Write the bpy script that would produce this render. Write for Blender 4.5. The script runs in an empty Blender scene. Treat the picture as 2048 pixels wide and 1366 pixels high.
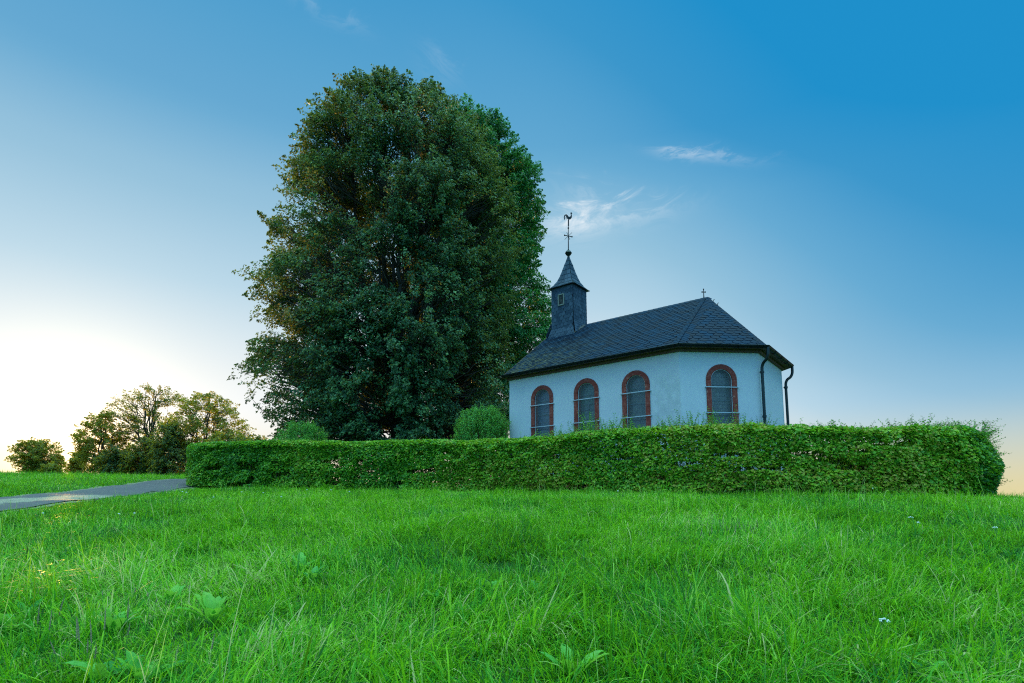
import bpy, bmesh, math, random
import numpy as np
from mathutils import Vector, Matrix
from mathutils.geometry import tessellate_polygon

random.seed(7)
rng = np.random.default_rng(11)
R = math.radians
scn = bpy.context.scene
COL = scn.collection

# ------------------------------------------------------------------ camera
EYE = 1.1
PITCH = R(6.9)
FPX = 1130.75                      # focal length in pixels of a 2048 px wide frame
cam_d = bpy.data.cameras.new('camera')
cam = bpy.data.objects.new('camera', cam_d)
COL.objects.link(cam)
cam_d.sensor_width = 36
cam_d.lens = FPX / 2048 * 36
cam_d.shift_y = 0.0919
cam_d.clip_start = 0.05
cam_d.clip_end = 20000
cam.location = (0, 0, EYE)
cam.rotation_euler = (math.pi / 2 + PITCH, 0, 0)
scn.camera = cam
scn.render.resolution_x, scn.render.resolution_y = 1024, 683

def at(x, y, Y):
    """a pixel of the photograph and a depth, as a point of the place"""
    u = (x - 1024) / FPX; v = (871.16 - y) / FPX
    dy = math.cos(PITCH) - v * math.sin(PITCH); dz = math.sin(PITCH) + v * math.cos(PITCH)
    return (u * Y / dy, Y, EYE + dz * Y / dy)

# ------------------------------------------------------------------ node helpers
def sock(n, k):
    return n.inputs[k]
class NT:
    def __init__(s, nt):
        s.t = nt; nt.nodes.clear()
    def n(s, typ, **kw):
        nd = s.t.nodes.new(typ)
        for k, v in kw.items():
            if k.startswith('in_'):
                key = k[3:]
                key = int(key) if key.isdigit() else key.replace('_', ' ')
                nd.inputs[key].default_value = v
            else:
                setattr(nd, k, v)
        return nd
    def l(s, a, b):
        s.t.links.new(a, b)
    def math(s, op, a, b=None, c=None, clamp=False):
        nd = s.t.nodes.new('ShaderNodeMath'); nd.operation = op; nd.use_clamp = clamp
        for i, v in enumerate((a, b, c)):
            if v is None: continue
            if isinstance(v, (int, float)): nd.inputs[i].default_value = v
            else: s.l(v, nd.inputs[i])
        return nd.outputs[0]
    def mix(s, fac, a, b, blend='MIX', clamp=False):
        nd = s.t.nodes.new('ShaderNodeMix'); nd.data_type = 'RGBA'; nd.blend_type = blend; nd.clamp_factor = True
        for i, v in ((0, fac), (6, a), (7, b)):
            if isinstance(v, (int, float)): nd.inputs[i].default_value = v
            elif isinstance(v, tuple): nd.inputs[i].default_value = (*v[:3], 1)
            else: s.l(v, nd.inputs[i])
        return nd.outputs[2]
    def ramp(s, fac, stops, interp='LINEAR'):
        nd = s.t.nodes.new('ShaderNodeValToRGB'); cr = nd.color_ramp; cr.interpolation = interp
        while len(cr.elements) > 1: cr.elements.remove(cr.elements[-1])
        cr.elements[0].position = stops[0][0]; cr.elements[0].color = (*stops[0][1], 1)
        for p, c in stops[1:]:
            e = cr.elements.new(p); e.color = (*c, 1)
        s.l(fac, nd.inputs[0])
        return nd.outputs[0]
    def smooth(s, v, a, b, lo=0.0, hi=1.0):
        nd = s.t.nodes.new('ShaderNodeMapRange'); nd.interpolation_type = 'SMOOTHSTEP'
        s.l(v, nd.inputs[0])
        for i, k in ((1, a), (2, b), (3, lo), (4, hi)): nd.inputs[i].default_value = k
        return nd.outputs[0]

# ------------------------------------------------------------------ sky and sun
SUN_AZ, SUN_EL = R(-38.4), R(5.0)
SUN = Vector((math.sin(SUN_AZ) * math.cos(SUN_EL), math.cos(SUN_AZ) * math.cos(SUN_EL), math.sin(SUN_EL)))
world = bpy.data.worlds.new("World"); scn.world = world; world.use_nodes = True
W = NT(world.node_tree)
sky = W.n('ShaderNodeTexSky'); sky.sky_type = 'NISHITA'; sky.sun_disc = False
sky.sun_elevation = SUN_EL; sky.sun_rotation = SUN_AZ
sky.altitude = 300; sky.air_density = 1.0; sky.dust_density = 1.2; sky.ozone_density = 1.5
geo = W.n('ShaderNodeTexCoord')
D = geo.outputs['Generated']
sep = W.n('ShaderNodeSeparateXYZ'); W.l(D, sep.inputs[0])
def wdot(vec):
    nd = W.n('ShaderNodeVectorMath'); nd.operation = 'DOT_PRODUCT'; W.l(D, nd.inputs[0]); nd.inputs[1].default_value = vec
    return nd.outputs['Value']
def deg(v, op):
    return W.math('MULTIPLY', W.math(op, v), 57.29578)
EL = deg(W.math('MAXIMUM', sep.outputs[2], -0.02), 'ARCSINE')
ANG = deg(W.math('MINIMUM', wdot(SUN), 0.99999), 'ARCCOSINE')
FQ = W.ramp(W.math('DIVIDE', EL, 60.0), [(0.0, (1.0,) * 3), (0.1, (0.97,) * 3), (0.167, (0.93,) * 3), (0.25, (0.84,) * 3), (0.367, (0.70,) * 3), (0.467, (0.57,) * 3), (0.567, (0.36,) * 3), (0.733, (0.23,) * 3), (1.0, (0.0,) * 3)])
Q = W.math('SUBTRACT', FQ, W.math('MULTIPLY', W.smooth(ANG, 47.0, 86.0, 0.0, 0.56), W.smooth(EL, -2.0, 17.0, 0.30, 1.0)))
def lin(r, g, b):
    f = lambda c: (c / 255 / 12.92) if c < 10.3 else ((c / 255 + 0.055) / 1.055) ** 2.4
    return (f(r), f(g), f(b))
base = W.ramp(Q, [(0.0, lin(4, 139, 199)), (0.2, lin(48, 146, 199)), (0.4, lin(96, 166, 207)), (0.6, lin(142, 189, 216)),
                  (0.75, lin(178, 210, 228)), (0.9, lin(226, 235, 239)), (1.0, lin(251, 251, 251))])
# warm band low over the horizon, palest blue just above it
warm = W.math('MULTIPLY', W.smooth(EL, 9.5, -0.5), 0.86)
base = W.mix(warm, base, lin(228, 208, 138))
glow = W.math('EXPONENT', W.math('DIVIDE', ANG, -4.0))
glow2 = W.math('EXPONENT', W.math('DIVIDE', ANG, -14.0))
def scaled(fac, col):
    nd = W.n('ShaderNodeVectorMath'); nd.operation = 'SCALE'; nd.inputs[0].default_value = col; W.l(fac, nd.inputs[3]); return nd.outputs[0]
base = W.mix(1.0, base, scaled(glow, (2.2, 1.6, 0.8)), 'ADD')
base = W.mix(1.0, base, scaled(glow2, (0.02, 0.018, 0.01)), 'ADD')
# thin wisps of cirrus, placed by direction
def pdir(x, y):
    p = at(x, y, 1.0); return Vector((p[0], p[1], p[2] - EYE)).normalized()
cl = None
for k, (x0, y0, x1, y1, wid, amp, sc) in enumerate([(1070, 455, 1215, 448, 0.024, 0.75, 5.0), (1110, 462, 1205, 452, 0.010, 0.6, 6.0), (1180, 446, 1350, 415, 0.018, 0.55, 6.0), (1120, 380, 1230, 440, 0.026, 0.22, 6.0),
        (1312, 305, 1420, 316, 0.0075, 0.55, 7.0), (1400, 312, 1520, 322, 0.009, 0.28, 8.0), (590, -10, 715, 55, 0.012, 0.22, 7.0), (20, 752, 110, 768, 0.005, 0.6, 8.0),
        (840, 100, 900, 170, 0.02, 0.10, 7.0)]):
    a = pdir(x0, y0); b = pdir(x1, y1); m = ((a + b) / 2).normalized(); t = (b - a); hl = t.length / 2; t.normalize(); nn = m.cross(t).normalized()
    ns = W.n('ShaderNodeTexNoise'); ns.inputs['Scale'].default_value = sc * 2.4; ns.inputs['Detail'].default_value = 9; ns.inputs['Roughness'].default_value = 0.66
    ns.inputs['Distortion'].default_value = 1.0
    cb = W.n('ShaderNodeCombineXYZ')
    shear = W.math('ADD', W.math('MULTIPLY', wdot(nn), 1.0), W.math('MULTIPLY', wdot(t), 0.16))
    W.l(W.math('MULTIPLY', wdot(t), 1.0), cb.inputs[0]); W.l(W.math('MULTIPLY', shear, 2.3), cb.inputs[1]); cb.inputs[2].default_value = k * 2.7
    W.l(cb.outputs[0], ns.inputs['Vector'])
    n1 = ns.outputs[0]
    wob = W.math('MULTIPLY', W.math('SUBTRACT', n1, 0.5), wid * 7.0)
    ds = W.math('DIVIDE', wdot(t), hl * 1.2)
    dn = W.math('DIVIDE', W.math('ADD', wdot(nn), wob), wid)
    r2 = W.math('ADD', W.math('MULTIPLY', ds, ds), W.math('MULTIPLY', dn, dn))
    f = W.math('MULTIPLY', W.math('EXPONENT', W.math('MULTIPLY', r2, -1.3)), W.smooth(n1, 0.32, 0.72))
    f = W.math('MULTIPLY', W.math('MULTIPLY', f, W.smooth(wdot(m), 0.5, 0.7)), amp * 0.98)
    cl = f if cl is None else W.math('ADD', cl, f)
base = W.mix(W.math('MINIMUM', cl, 0.9), base, lin(226, 236, 244))
# out-of-view sky overhead and behind the camera, brightened to light meadow and walls
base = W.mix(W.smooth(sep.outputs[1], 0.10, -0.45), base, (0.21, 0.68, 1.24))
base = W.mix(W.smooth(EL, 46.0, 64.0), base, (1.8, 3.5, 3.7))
# the physical sky keeps its share of the light
hs = W.n('ShaderNodeHueSaturation'); hs.inputs['Saturation'].default_value = 0.8; W.l(sky.outputs[0], hs.inputs['Color'])
sc_ = W.n('ShaderNodeVectorMath'); sc_.operation = 'SCALE'; sc_.inputs[3].default_value = 0.02; W.l(hs.outputs[0], sc_.inputs[0])
mn = W.n('ShaderNodeVectorMath'); mn.operation = 'MINIMUM'; W.l(sc_.outputs[0], mn.inputs[0]); mn.inputs[1].default_value = (0.03, 0.03, 0.03)
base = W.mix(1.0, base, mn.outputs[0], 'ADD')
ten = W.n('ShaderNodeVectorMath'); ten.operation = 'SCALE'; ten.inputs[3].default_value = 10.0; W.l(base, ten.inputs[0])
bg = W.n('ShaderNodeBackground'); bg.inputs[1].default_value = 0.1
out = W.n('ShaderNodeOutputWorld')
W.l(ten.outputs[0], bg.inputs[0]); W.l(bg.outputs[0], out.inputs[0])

sd = bpy.data.lights.new('sun', 'SUN'); sd.energy = 4.5; sd.angle = R(0.6); sd.color = (1.0, 0.55, 0.13)
so = bpy.data.objects.new('sun', sd); COL.objects.link(so)
so.rotation_euler = SUN.to_track_quat('Z', 'Y').to_euler()
so.location = (-30, 30, 30)

scn.view_settings.view_transform = 'Standard'
scn.view_settings.look = 'None'
scn.view_settings.gamma = 1
scn.view_settings.use_curve_mapping = False
scn.view_settings.exposure = 0.0
scn.cycles.use_denoising = False
scn.cycles.filter_width = 1.15
scn.cycles.sample_clamp_indirect = 6.0

# ------------------------------------------------------------------ object helpers
def tag(o, label=None, cat=None, group=None, kind=None):
    for k, v in (('label', label), ('category', cat), ('group', group), ('kind', kind)):
        if v: o[k] = v
    return o
def empty(name, loc=(0, 0, 0), rz=0.0):
    o = bpy.data.objects.new(name, None); COL.objects.link(o); o.location = loc; o.rotation_euler = (0, 0, rz)
    o.empty_display_size = 0.2
    return o
def link(name, me, mat=None, parent=None):
    if mat is not None: me.materials.append(mat)
    o = bpy.data.objects.new(name, me); COL.objects.link(o)
    if parent is not None: o.parent = parent
    return o
def bmobj(name, bm, mat=None, parent=None, smooth=False):
    me = bpy.data.meshes.new(name); bmesh.ops.recalc_face_normals(bm, faces=bm.faces[:]); bm.to_mesh(me); bm.free()
    if smooth:
        for p in me.polygons: p.use_smooth = True
    return link(name, me, mat, parent)
def fast_mesh(name, V, groups, attrs=None, smooth=False):
    """V (n,3); groups: list of (m,k) face index arrays; attrs: {name: per-face array over all faces in order}"""
    me = bpy.data.meshes.new(name)
    me.vertices.add(len(V)); me.vertices.foreach_set('co', np.ascontiguousarray(V, dtype=np.float32).ravel())
    loops = np.concatenate([g.ravel() for g in groups]).astype(np.int32)
    tot = np.concatenate([np.full(len(g), g.shape[1], dtype=np.int32) for g in groups])
    st = np.concatenate([[0], np.cumsum(tot)[:-1]]).astype(np.int32)
    me.loops.add(len(loops)); me.loops.foreach_set('vertex_index', loops)
    me.polygons.add(len(tot)); me.polygons.foreach_set('loop_start', st); me.polygons.foreach_set('loop_total', tot)
    if smooth: me.polygons.foreach_set('use_smooth', np.ones(len(tot), dtype=bool))
    me.update(calc_edges=True)
    for k, a in (attrs or {}).items():
        at_ = me.attributes.new(k, 'FLOAT', 'FACE'); at_.data.foreach_set('value', np.ascontiguousarray(a, dtype=np.float32))
    return me

def h3(ix, iy, iz, s):
    v = np.sin(ix * 127.1 + iy * 311.7 + iz * 74.7 + s * 53.3) * 43758.5453
    return v - np.floor(v)
def noise3(P, s=0):
    P = np.asarray(P, dtype=float); I = np.floor(P); f = P - I; f = f * f * (3 - 2 * f)
    x, y, z = I[..., 0], I[..., 1], I[..., 2]; r = 0
    for dx in (0, 1):
        for dy in (0, 1):
            for dz in (0, 1):
                w = (f[..., 0] if dx else 1 - f[..., 0]) * (f[..., 1] if dy else 1 - f[..., 1]) * (f[..., 2] if dz else 1 - f[..., 2])
                r = r + w * h3(x + dx, y + dy, z + dz, s)
    return r
def noise2(X, Y, s=0):
    return noise3(np.stack([X, Y, np.full_like(X, 0.37)], -1), s)

# ------------------------------------------------------------------ materials
def new_mat(name):
    m = bpy.data.materials.new(name); m.use_nodes = True; return m, NT(m.node_tree)
def finish(N, sh):
    o = N.n('ShaderNodeOutputMaterial'); N.l(sh, o.inputs[0])
def principled(N, col, rough=0.6, metal=0.0, spec=0.5, bump=None, bstr=0.3, bdist=0.01):
    p = N.n('ShaderNodeBsdfPrincipled'); p.inputs['Metallic'].default_value = metal
    p.inputs['Specular IOR Level'].default_value = spec
    if isinstance(col, tuple): p.inputs['Base Color'].default_value = (*col, 1)
    else: N.l(col, p.inputs['Base Color'])
    if isinstance(rough, (int, float)): p.inputs['Roughness'].default_value = rough
    else: N.l(rough, p.inputs['Roughness'])
    if bump is not None:
        b = N.n('ShaderNodeBump'); b.inputs['Strength'].default_value = bstr; b.inputs['Distance'].default_value = bdist
        N.l(bump, b.inputs['Height']); N.l(b.outputs[0], p.inputs['Normal'])
    return p
def noise(N, scale, detail=4, rough=0.55, vec=None, out=0):
    n = N.n('ShaderNodeTexNoise'); n.inputs['Scale'].default_value = scale; n.inputs['Detail'].default_value = detail
    n.inputs['Roughness'].default_value = rough
    N.l(vec if vec is not None else N.n('ShaderNodeTexCoord').outputs['Object'], n.inputs['Vector'])
    return n.outputs[out]

def leaf_mat(name, ramp, trans=0.45, tcol=(0.35, 0.5, 0.05), rough=0.45, spec=0.4):
    """leaves: colour by leaf and by shoot, light passing through them"""
    m, N = new_mat(name)
    a = N.n('ShaderNodeAttribute'); a.attribute_name = 'tint'
    col = N.ramp(a.outputs['Fac'], ramp)
    p = principled(N, col, rough, spec=spec)
    t = N.n('ShaderNodeBsdfTranslucent'); N.l(N.mix(0.5, col, tcol), t.inputs[0])
    mx = N.n('ShaderNodeMixShader'); mx.inputs[0].default_value = trans
    N.l(p.outputs[0], mx.inputs[1]); N.l(t.outputs[0], mx.inputs[2]); finish(N, mx.outputs[0])
    return m

M_LIME = leaf_mat('lime_leaves', [(0, (0.012, 0.065, 0.030)), (0.4, (0.040, 0.165, 0.068)), (0.75, (0.105, 0.30, 0.11)), (1, (0.24, 0.44, 0.13))], 0.32, (0.55, 0.45, 0.02))
M_LIME2 = leaf_mat('lime_leaves_lit', [(0, (0.014, 0.13, 0.048)), (0.5, (0.034, 0.26, 0.08)), (1, (0.09, 0.38, 0.10))], 0.36, (0.22, 0.55, 0.03))  # brighter greens stand for light on the rear crown, put into the leaf colour
M_HEDGE = leaf_mat('hedge_leaves', [(0, (0.022, 0.14, 0.022)), (0.35, (0.065, 0.29, 0.024)), (0.65, (0.19, 0.48, 0.020)), (0.88, (0.38, 0.56, 0.03)), (1, (0.46, 0.40, 0.05))], 0.36, (0.34, 0.62, 0.02))
M_BUSH = leaf_mat('bush_leaves', [(0, (0.03, 0.25, 0.05)), (0.6, (0.08, 0.44, 0.07)), (1, (0.20, 0.56, 0.06))], 0.42, (0.36, 0.62, 0.03))
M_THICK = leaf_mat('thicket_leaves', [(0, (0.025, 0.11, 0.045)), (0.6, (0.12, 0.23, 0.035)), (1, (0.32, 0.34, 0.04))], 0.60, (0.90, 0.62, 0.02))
M_GRASS = leaf_mat('grass_blades', [(0, (0.008, 0.07, 0.012)), (0.22, (0.030, 0.22, 0.020)), (0.5, (0.10, 0.42, 0.018)), (0.76, (0.31, 0.64, 0.015)), (0.90, (0.42, 0.66, 0.13)), (1.0, (0.62, 0.56, 0.24))], 0.42, (0.38, 0.80, 0.010), 0.5, 0.16)

def bark_mat(name, c0, c1):
    m, N = new_mat(name); n = noise(N, 9, 6, 0.65)
    finish(N, principled(N, N.mix(n, c0, c1), 0.9, bump=n, bstr=0.7, bdist=0.03).outputs[0]); return m
M_BARK = bark_mat('bark', (0.03, 0.024, 0.018), (0.11, 0.09, 0.07))
M_TWIG = bark_mat('twigs', (0.05, 0.035, 0.02), (0.16, 0.11, 0.06))

def plaster():
    m, N = new_mat('plaster')
    n1 = noise(N, 1.3, 5, 0.6); n2 = noise(N, 60, 5, 0.6); n3 = noise(N, 4.5, 6, 0.7)
    c = N.ramp(n1, [(0.3, (0.60, 0.61, 0.65)), (0.65, (0.66, 0.67, 0.71))])
    # weathered patch of the nave wall beside the corner of the choir
    tc = N.n('ShaderNodeTexCoord'); sp = N.n('ShaderNodeSeparateXYZ'); N.l(tc.outputs['Object'], sp.inputs[0])
    dx = N.math('DIVIDE', N.math('SUBTRACT', sp.outputs[0], 5.55), 0.55); dz = N.math('DIVIDE', N.math('SUBTRACT', sp.outputs[2], 2.3), 0.9)
    d = N.math('ADD', N.math('MULTIPLY', dx, dx), N.math('MULTIPLY', dz, dz))
    nv = N.smooth(sp.outputs[1], 0.03, 0.0)
    f = N.math('MULTIPLY', N.math('MULTIPLY', N.smooth(d, 1.6, 0.1), N.smooth(n3, 0.35, 0.62)), nv)
    c = N.mix(N.math('MULTIPLY', f, 0.45), c, (0.36, 0.42, 0.42))
    streak = noise(N, 3.0, 5, 0.7)
    c = N.mix(N.math('MULTIPLY', N.smooth(streak, 0.5, 0.75), 0.12), c, (0.50, 0.54, 0.52))
    finish(N, principled(N, c, 0.92, spec=0.2, bump=n2, bstr=0.14, bdist=0.004).outputs[0]); return m
M_PLASTER = plaster()
def sandstone():
    m, N = new_mat('red_sandstone')
    n1 = noise(N, 14, 6, 0.7); n2 = noise(N, 3.1, 3); ri = N.n('ShaderNodeNewGeometry').outputs['Random Per Island']
    c = N.ramp(n1, [(0.25, (0.20, 0.038, 0.028)), (0.52, (0.34, 0.070, 0.052)), (0.64, (0.42, 0.16, 0.12)), (0.74, (0.60, 0.42, 0.34))])
    c = N.mix(N.math('MULTIPLY', ri, 0.5), c, (0.17, 0.035, 0.028))
    finish(N, principled(N, c, 0.9, spec=0.2, bump=n1, bstr=0.4, bdist=0.01).outputs[0]); return m
M_SAND = sandstone()
def slate(name, base=(0.003, 0.014, 0.034), hi=(0.012, 0.048, 0.095), lichen=False):
    m, N = new_mat(name)
    ri = N.n('ShaderNodeNewGeometry').outputs['Random Per Island']
    n1 = noise(N, 22, 5, 0.65); n2 = noise(N, 2.2, 5, 0.6)
    c = N.mix(ri, base, hi)
    c = N.mix(N.math('MULTIPLY', n1, 0.35), c, (0.008, 0.012, 0.02))
    if lichen:
        tc = N.n('ShaderNodeTexCoord'); sp = N.n('ShaderNodeSeparateXYZ'); N.l(tc.outputs['Object'], sp.inputs[0])
        far = N.smooth(sp.outputs[0], 4.4, -0.2)
        n4 = noise(N, 6, 7, 0.75)
        f = N.math('MULTIPLY', N.math('MULTIPLY', far, N.smooth(n4, 0.44, 0.60)), N.smooth(sp.outputs[2], 5.6, 4.2))
        c = N.mix(N.math('MULTIPLY', f, 0.75), c, (0.15, 0.14, 0.06))
        n5 = noise(N, 17, 4, 0.8)
        f2 = N.math('MULTIPLY', N.smooth(sp.outputs[0], 3.4, 0.6), N.smooth(n5, 0.64, 0.68))
        c = N.mix(f2, c, (0.45, 0.47, 0.44))
    rg = N.math('ADD', N.math('MULTIPLY', ri, 0.2), 0.55)
    finish(N, principled(N, c, rg, spec=0.09, bump=n1, bstr=0.35, bdist=0.006).outputs[0]); return m
M_SLATE = slate('roof_slate', lichen=True); M_SLATE_T = slate('turret_slate', (0.042, 0.070, 0.105), (0.10, 0.145, 0.20))
def plain(name, c, rough=0.5, metal=0.0, spec=0.5, var=0.15, sc=8):
    m, N = new_mat(name); n = noise(N, sc, 5)
    c2 = tuple(x * (1 - var * 2) for x in c)
    finish(N, principled(N, N.mix(n, c2, c), rough, metal, spec, bump=n, bstr=0.15, bdist=0.004).outputs[0]); return m
M_GUTTER = plain('patinated_metal', (0.030, 0.050, 0.052), 0.42, 0.55, var=0.3)
M_IRON = plain('black_iron', (0.018, 0.024, 0.028), 0.5, 0.5)
M_LEAD = plain('lead_flashing', (0.30, 0.33, 0.34), 0.55, 0.4, var=0.35, sc=20)
M_BAR = plain('galvanised_bar', (0.62, 0.66, 0.68), 0.45, 0.5)
M_LEADBAR = plain('leaden_bar', (0.12, 0.17, 0.20), 0.5, 0.3)
M_WOOD = plain('soffit_wood', (0.17, 0.085, 0.05), 0.8, var=0.3, sc=12)
M_LOUVRE = plain('louvre_wood', (0.10, 0.10, 0.09), 0.8, var=0.3, sc=12)
M_LFRAME = plain('louvre_frame', (0.30, 0.30, 0.25), 0.8)
def glazing(name, tint):
    m, N = new_mat(name)
    tc = N.n('ShaderNodeTexCoord'); mp = N.n('ShaderNodeMapping'); N.l(tc.outputs['UV'], mp.inputs[0])
    br = N.n('ShaderNodeTexBrick'); N.l(mp.outputs[0], br.inputs['Vector'])
    br.inputs['Scale'].default_value = 1.0; br.inputs['Brick Width'].default_value = 0.145; br.inputs['Row Height'].default_value = 0.11
    br.inputs['Mortar Size'].default_value = 0.007; br.inputs['Color1'].default_value = (*tint, 1)
    br.inputs['Color2'].default_value = (tint[0] * 1.6 + 0.01, tint[1] * 1.5, tint[2] * 1.35, 1); br.inputs['Mortar'].default_value = (0.02, 0.03, 0.035, 1)
    n = noise(N, 26, 3, 0.7, tc.outputs['UV']); n2 = noise(N, 90, 3, 0.7, tc.outputs['UV'])
    c = N.mix(N.math('MULTIPLY', N.smooth(n, 0.45, 0.7), 0.5), br.outputs[0], (0.10, 0.14, 0.14))
    finish(N, principled(N, c, 0.28, spec=0.7, bump=n2, bstr=0.3, bdist=0.003).outputs[0]); return m
def mesh_guard():
    """fine wire screen in front of the leaded glass"""
    m, N = new_mat('wire_screen')
    tc = N.n('ShaderNodeTexCoord'); sp = N.n('ShaderNodeSeparateXYZ'); N.l(tc.outputs['UV'], sp.inputs[0])
    def wires(v):
        fr = N.math('FRACT', N.math('MULTIPLY', v, 62.0)); return N.math('LESS_THAN', fr, 0.13)
    w = N.math('MAXIMUM', wires(sp.outputs[0]), wires(sp.outputs[1]))
    p = principled(N, (0.22, 0.26, 0.27), 0.5, 0.4); t = N.n('ShaderNodeBsdfTransparent'); mx = N.n('ShaderNodeMixShader')
    N.l(w, mx.inputs[0]); N.l(t.outputs[0], mx.inputs[1]); N.l(p.outputs[0], mx.inputs[2]); finish(N, mx.outputs[0]); return m
M_GUARD = mesh_guard()

def ground_mat():
    m, N = new_mat('meadow_soil')
    n = noise(N, 0.8, 8, 0.7); n2 = noise(N, 14, 6, 0.7); n3 = noise(N, 0.02, 4, 0.6)
    c = N.mix(n, (0.015, 0.08, 0.018), (0.05, 0.18, 0.03))
    c = N.mix(N.math('MULTIPLY', n2, 0.6), c, (0.03, 0.06, 0.02))
    c = N.mix(N.math('MULTIPLY', n3, 0.3), c, (0.10, 0.16, 0.05))
    finish(N, principled(N, c, 0.95, spec=0.1, bump=n2, bstr=0.8, bdist=0.05).outputs[0]); return m
def asphalt():
    m, N = new_mat('asphalt')
    n = noise(N, 1.4, 6, 0.6); n2 = noise(N, 110, 3, 0.7)
    c = N.mix(n, (0.085, 0.078, 0.082), (0.15, 0.135, 0.135))
    c = N.mix(N.smooth(n2, 0.55, 0.75), c, (0.30, 0.29, 0.27))
    # pale chippings swept into patches
    tc = N.n('ShaderNodeTexCoord'); mp = N.n('ShaderNodeSeparateXYZ'); N.l(tc.outputs['Object'], mp.inputs[0])
    n4 = noise(N, 3.5, 6, 0.75)
    dx = N.math('DIVIDE', N.math('SUBTRACT', mp.outputs[0], -9.6), 0.7); dy = N.math('DIVIDE', N.math('SUBTRACT', mp.outputs[1], 12.0), 1.5)
    d = N.math('ADD', N.math('ADD', N.math('MULTIPLY', dx, dx), N.math('MULTIPLY', dy, dy)), N.math('MULTIPLY', N.math('SUBTRACT', n4, 0.5), 2.2))
    f = N.smooth(d, 1.15, 0.75)
    n5 = noise(N, 40, 4, 0.7)
    f = N.math('MULTIPLY', f, N.smooth(n5, 0.36, 0.55))
    c = N.mix(N.math('MULTIPLY', f, 0.8), c, (0.44, 0.40, 0.26))
    finish(N, principled(N, c, 0.85, spec=0.35, bump=n2, bstr=0.6, bdist=0.01).outputs[0]); return m
def verge_mat():
    m, N = new_mat('dry_gravel_edge'); n = noise(N, 30, 6, 0.75)
    finish(N, principled(N, N.mix(n, (0.10, 0.11, 0.05), (0.40, 0.37, 0.26)), 0.95, spec=0.1, bump=n, bstr=0.8, bdist=0.02).outputs[0]); return m

# ------------------------------------------------------------------ terrain
CP = np.array([(0, 0, -1.10), (5, 0, -1.15), (-5, 0, -1.15), (0, 3, -.80), (4, 3, -.82), (-4, 3, -.82), (0, 6, -.46), (0, 9, -.16), (0, 12, .12),
    (-3.1, 15.6, .33), (4.06, 12.1, .20), (8.8, 11.2, .12), (1.5, 13.8, .28), (-10.3, 17.4, .50), (-6.5, 16.4, .42),
    (-10.35, 11.5, .03), (-10.7, 14, .21), (-11.2, 16.5, .42), (-11.9, 19.5, .66), (-13.6, 14.2, .36), (-15.3, 17, .56), (-14, 21, .86),
    (-22, 26, 1.25), (-36, 40, 1.95), (-41, 45, 2.3), (-33, 45, 1.98), (-28, 45, 1.88), (-23, 45, 1.8), (-6, 25, .75), (3, 20, .5), (7, 18, .4), (10.5, 12, .08),
    (12, 12.4, .03), (14, 15, .0), (16, 18, -.2), (11, 20, .1), (20, 20, -.9), (20, 10, -.5), (7.2, 8, -.18), (5.2, 5.6, -.48), (12, 7, -.35), (-5, 5.6, -.52), (-8, 9, -.18), (-10, 4, -.75),
    (-20, 10, .0), (0, 40, .6), (20, 40, -2.5), (40, 40, -5), (0, 80, -1), (-60, 60, 2.8), (-80, 90, 2.9), (-60, 30, 1.6), (40, 0, -4.5), (0, -20, -3), (-45, 0, -.8),
    (-30, 15, .6), (-20, -20, -2.7), (20, -10, -3), (60, 80, -10), (80, 20, -10)], dtype=float)
def tps(r2): return np.where(r2 > 0, 0.5 * r2 * np.log(np.maximum(r2, 1e-12)), 0.0)
_n = len(CP); _d = CP[:, None, :2] - CP[None, :, :2]; _K = tps((_d ** 2).sum(-1)) + np.eye(_n) * 0.6
_P = np.concatenate([np.ones((_n, 1)), CP[:, :2]], 1)
_A = np.block([[_K, _P], [_P.T, np.zeros((3, 3))]])
_w = np.linalg.solve(_A, np.concatenate([CP[:, 2], np.zeros(3)]))
def ground_z(X, Y):
    X = np.asarray(X, dtype=float); Y = np.asarray(Y, dtype=float); sh = X.shape; x = X.ravel(); y = Y.ravel(); z = np.empty_like(x)
    for i in range(0, len(x), 20000):
        a = x[i:i + 20000]; b = y[i:i + 20000]
        r2 = (a[:, None] - CP[None, :, 0]) ** 2 + (b[:, None] - CP[None, :, 1]) ** 2
        z[i:i + 20000] = tps(r2) @ _w[:_n] + _w[_n] + _w[_n + 1] * a + _w[_n + 2] * b
    r = np.hypot(x, y - 15); t = np.clip((r - 70) / 90, 0, 1); t = t * t * (3 - 2 * t)
    z = z * (1 - t) + (-9.0) * t
    # soft unevenness of the turf
    q = np.exp(-(r / 60) ** 2)
    z = z + q * 0.10 * (noise2(x * .55, y * .55, 3) - .5) + q * 0.07 * (noise2(x * 1.7, y * 1.7, 5) - .5)
    return (z + EYE).reshape(sh)
def gz(x, y): return float(ground_z(np.array([x]), np.array([y]))[0])

rad = np.concatenate([[0.0], np.geomspace(0.35, 90, 210), np.geomspace(100, 6000, 40)])
NA = 300; ang = np.linspace(0, 2 * np.pi, NA, endpoint=False)
RR, AA = np.meshgrid(rad[1:], ang, indexing='ij')
gx = RR * np.sin(AA); gy = RR * np.cos(AA)
GV = np.concatenate([[[0, 0, gz(0, 0)]], np.stack([gx.ravel(), gy.ravel(), ground_z(gx.ravel(), gy.ravel())], 1)])
ri_, ai_ = np.meshgrid(np.arange(len(rad) - 2), np.arange(NA), indexing='ij'); a0 = 1 + ri_ * NA + ai_; a1 = 1 + ri_ * NA + (ai_ + 1) % NA
quads = np.stack([a0, a1, a1 + NA, a0 + NA], -1).reshape(-1, 4)[:, ::-1]
tris = np.stack([np.zeros(NA, int), 1 + np.arange(NA), 1 + (np.arange(NA) + 1) % NA], 1)[:, ::-1]
meadow = link('meadow', fast_mesh('meadow', GV, [quads, tris], smooth=True), ground_mat()); tag(meadow, kind='structure')

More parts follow.
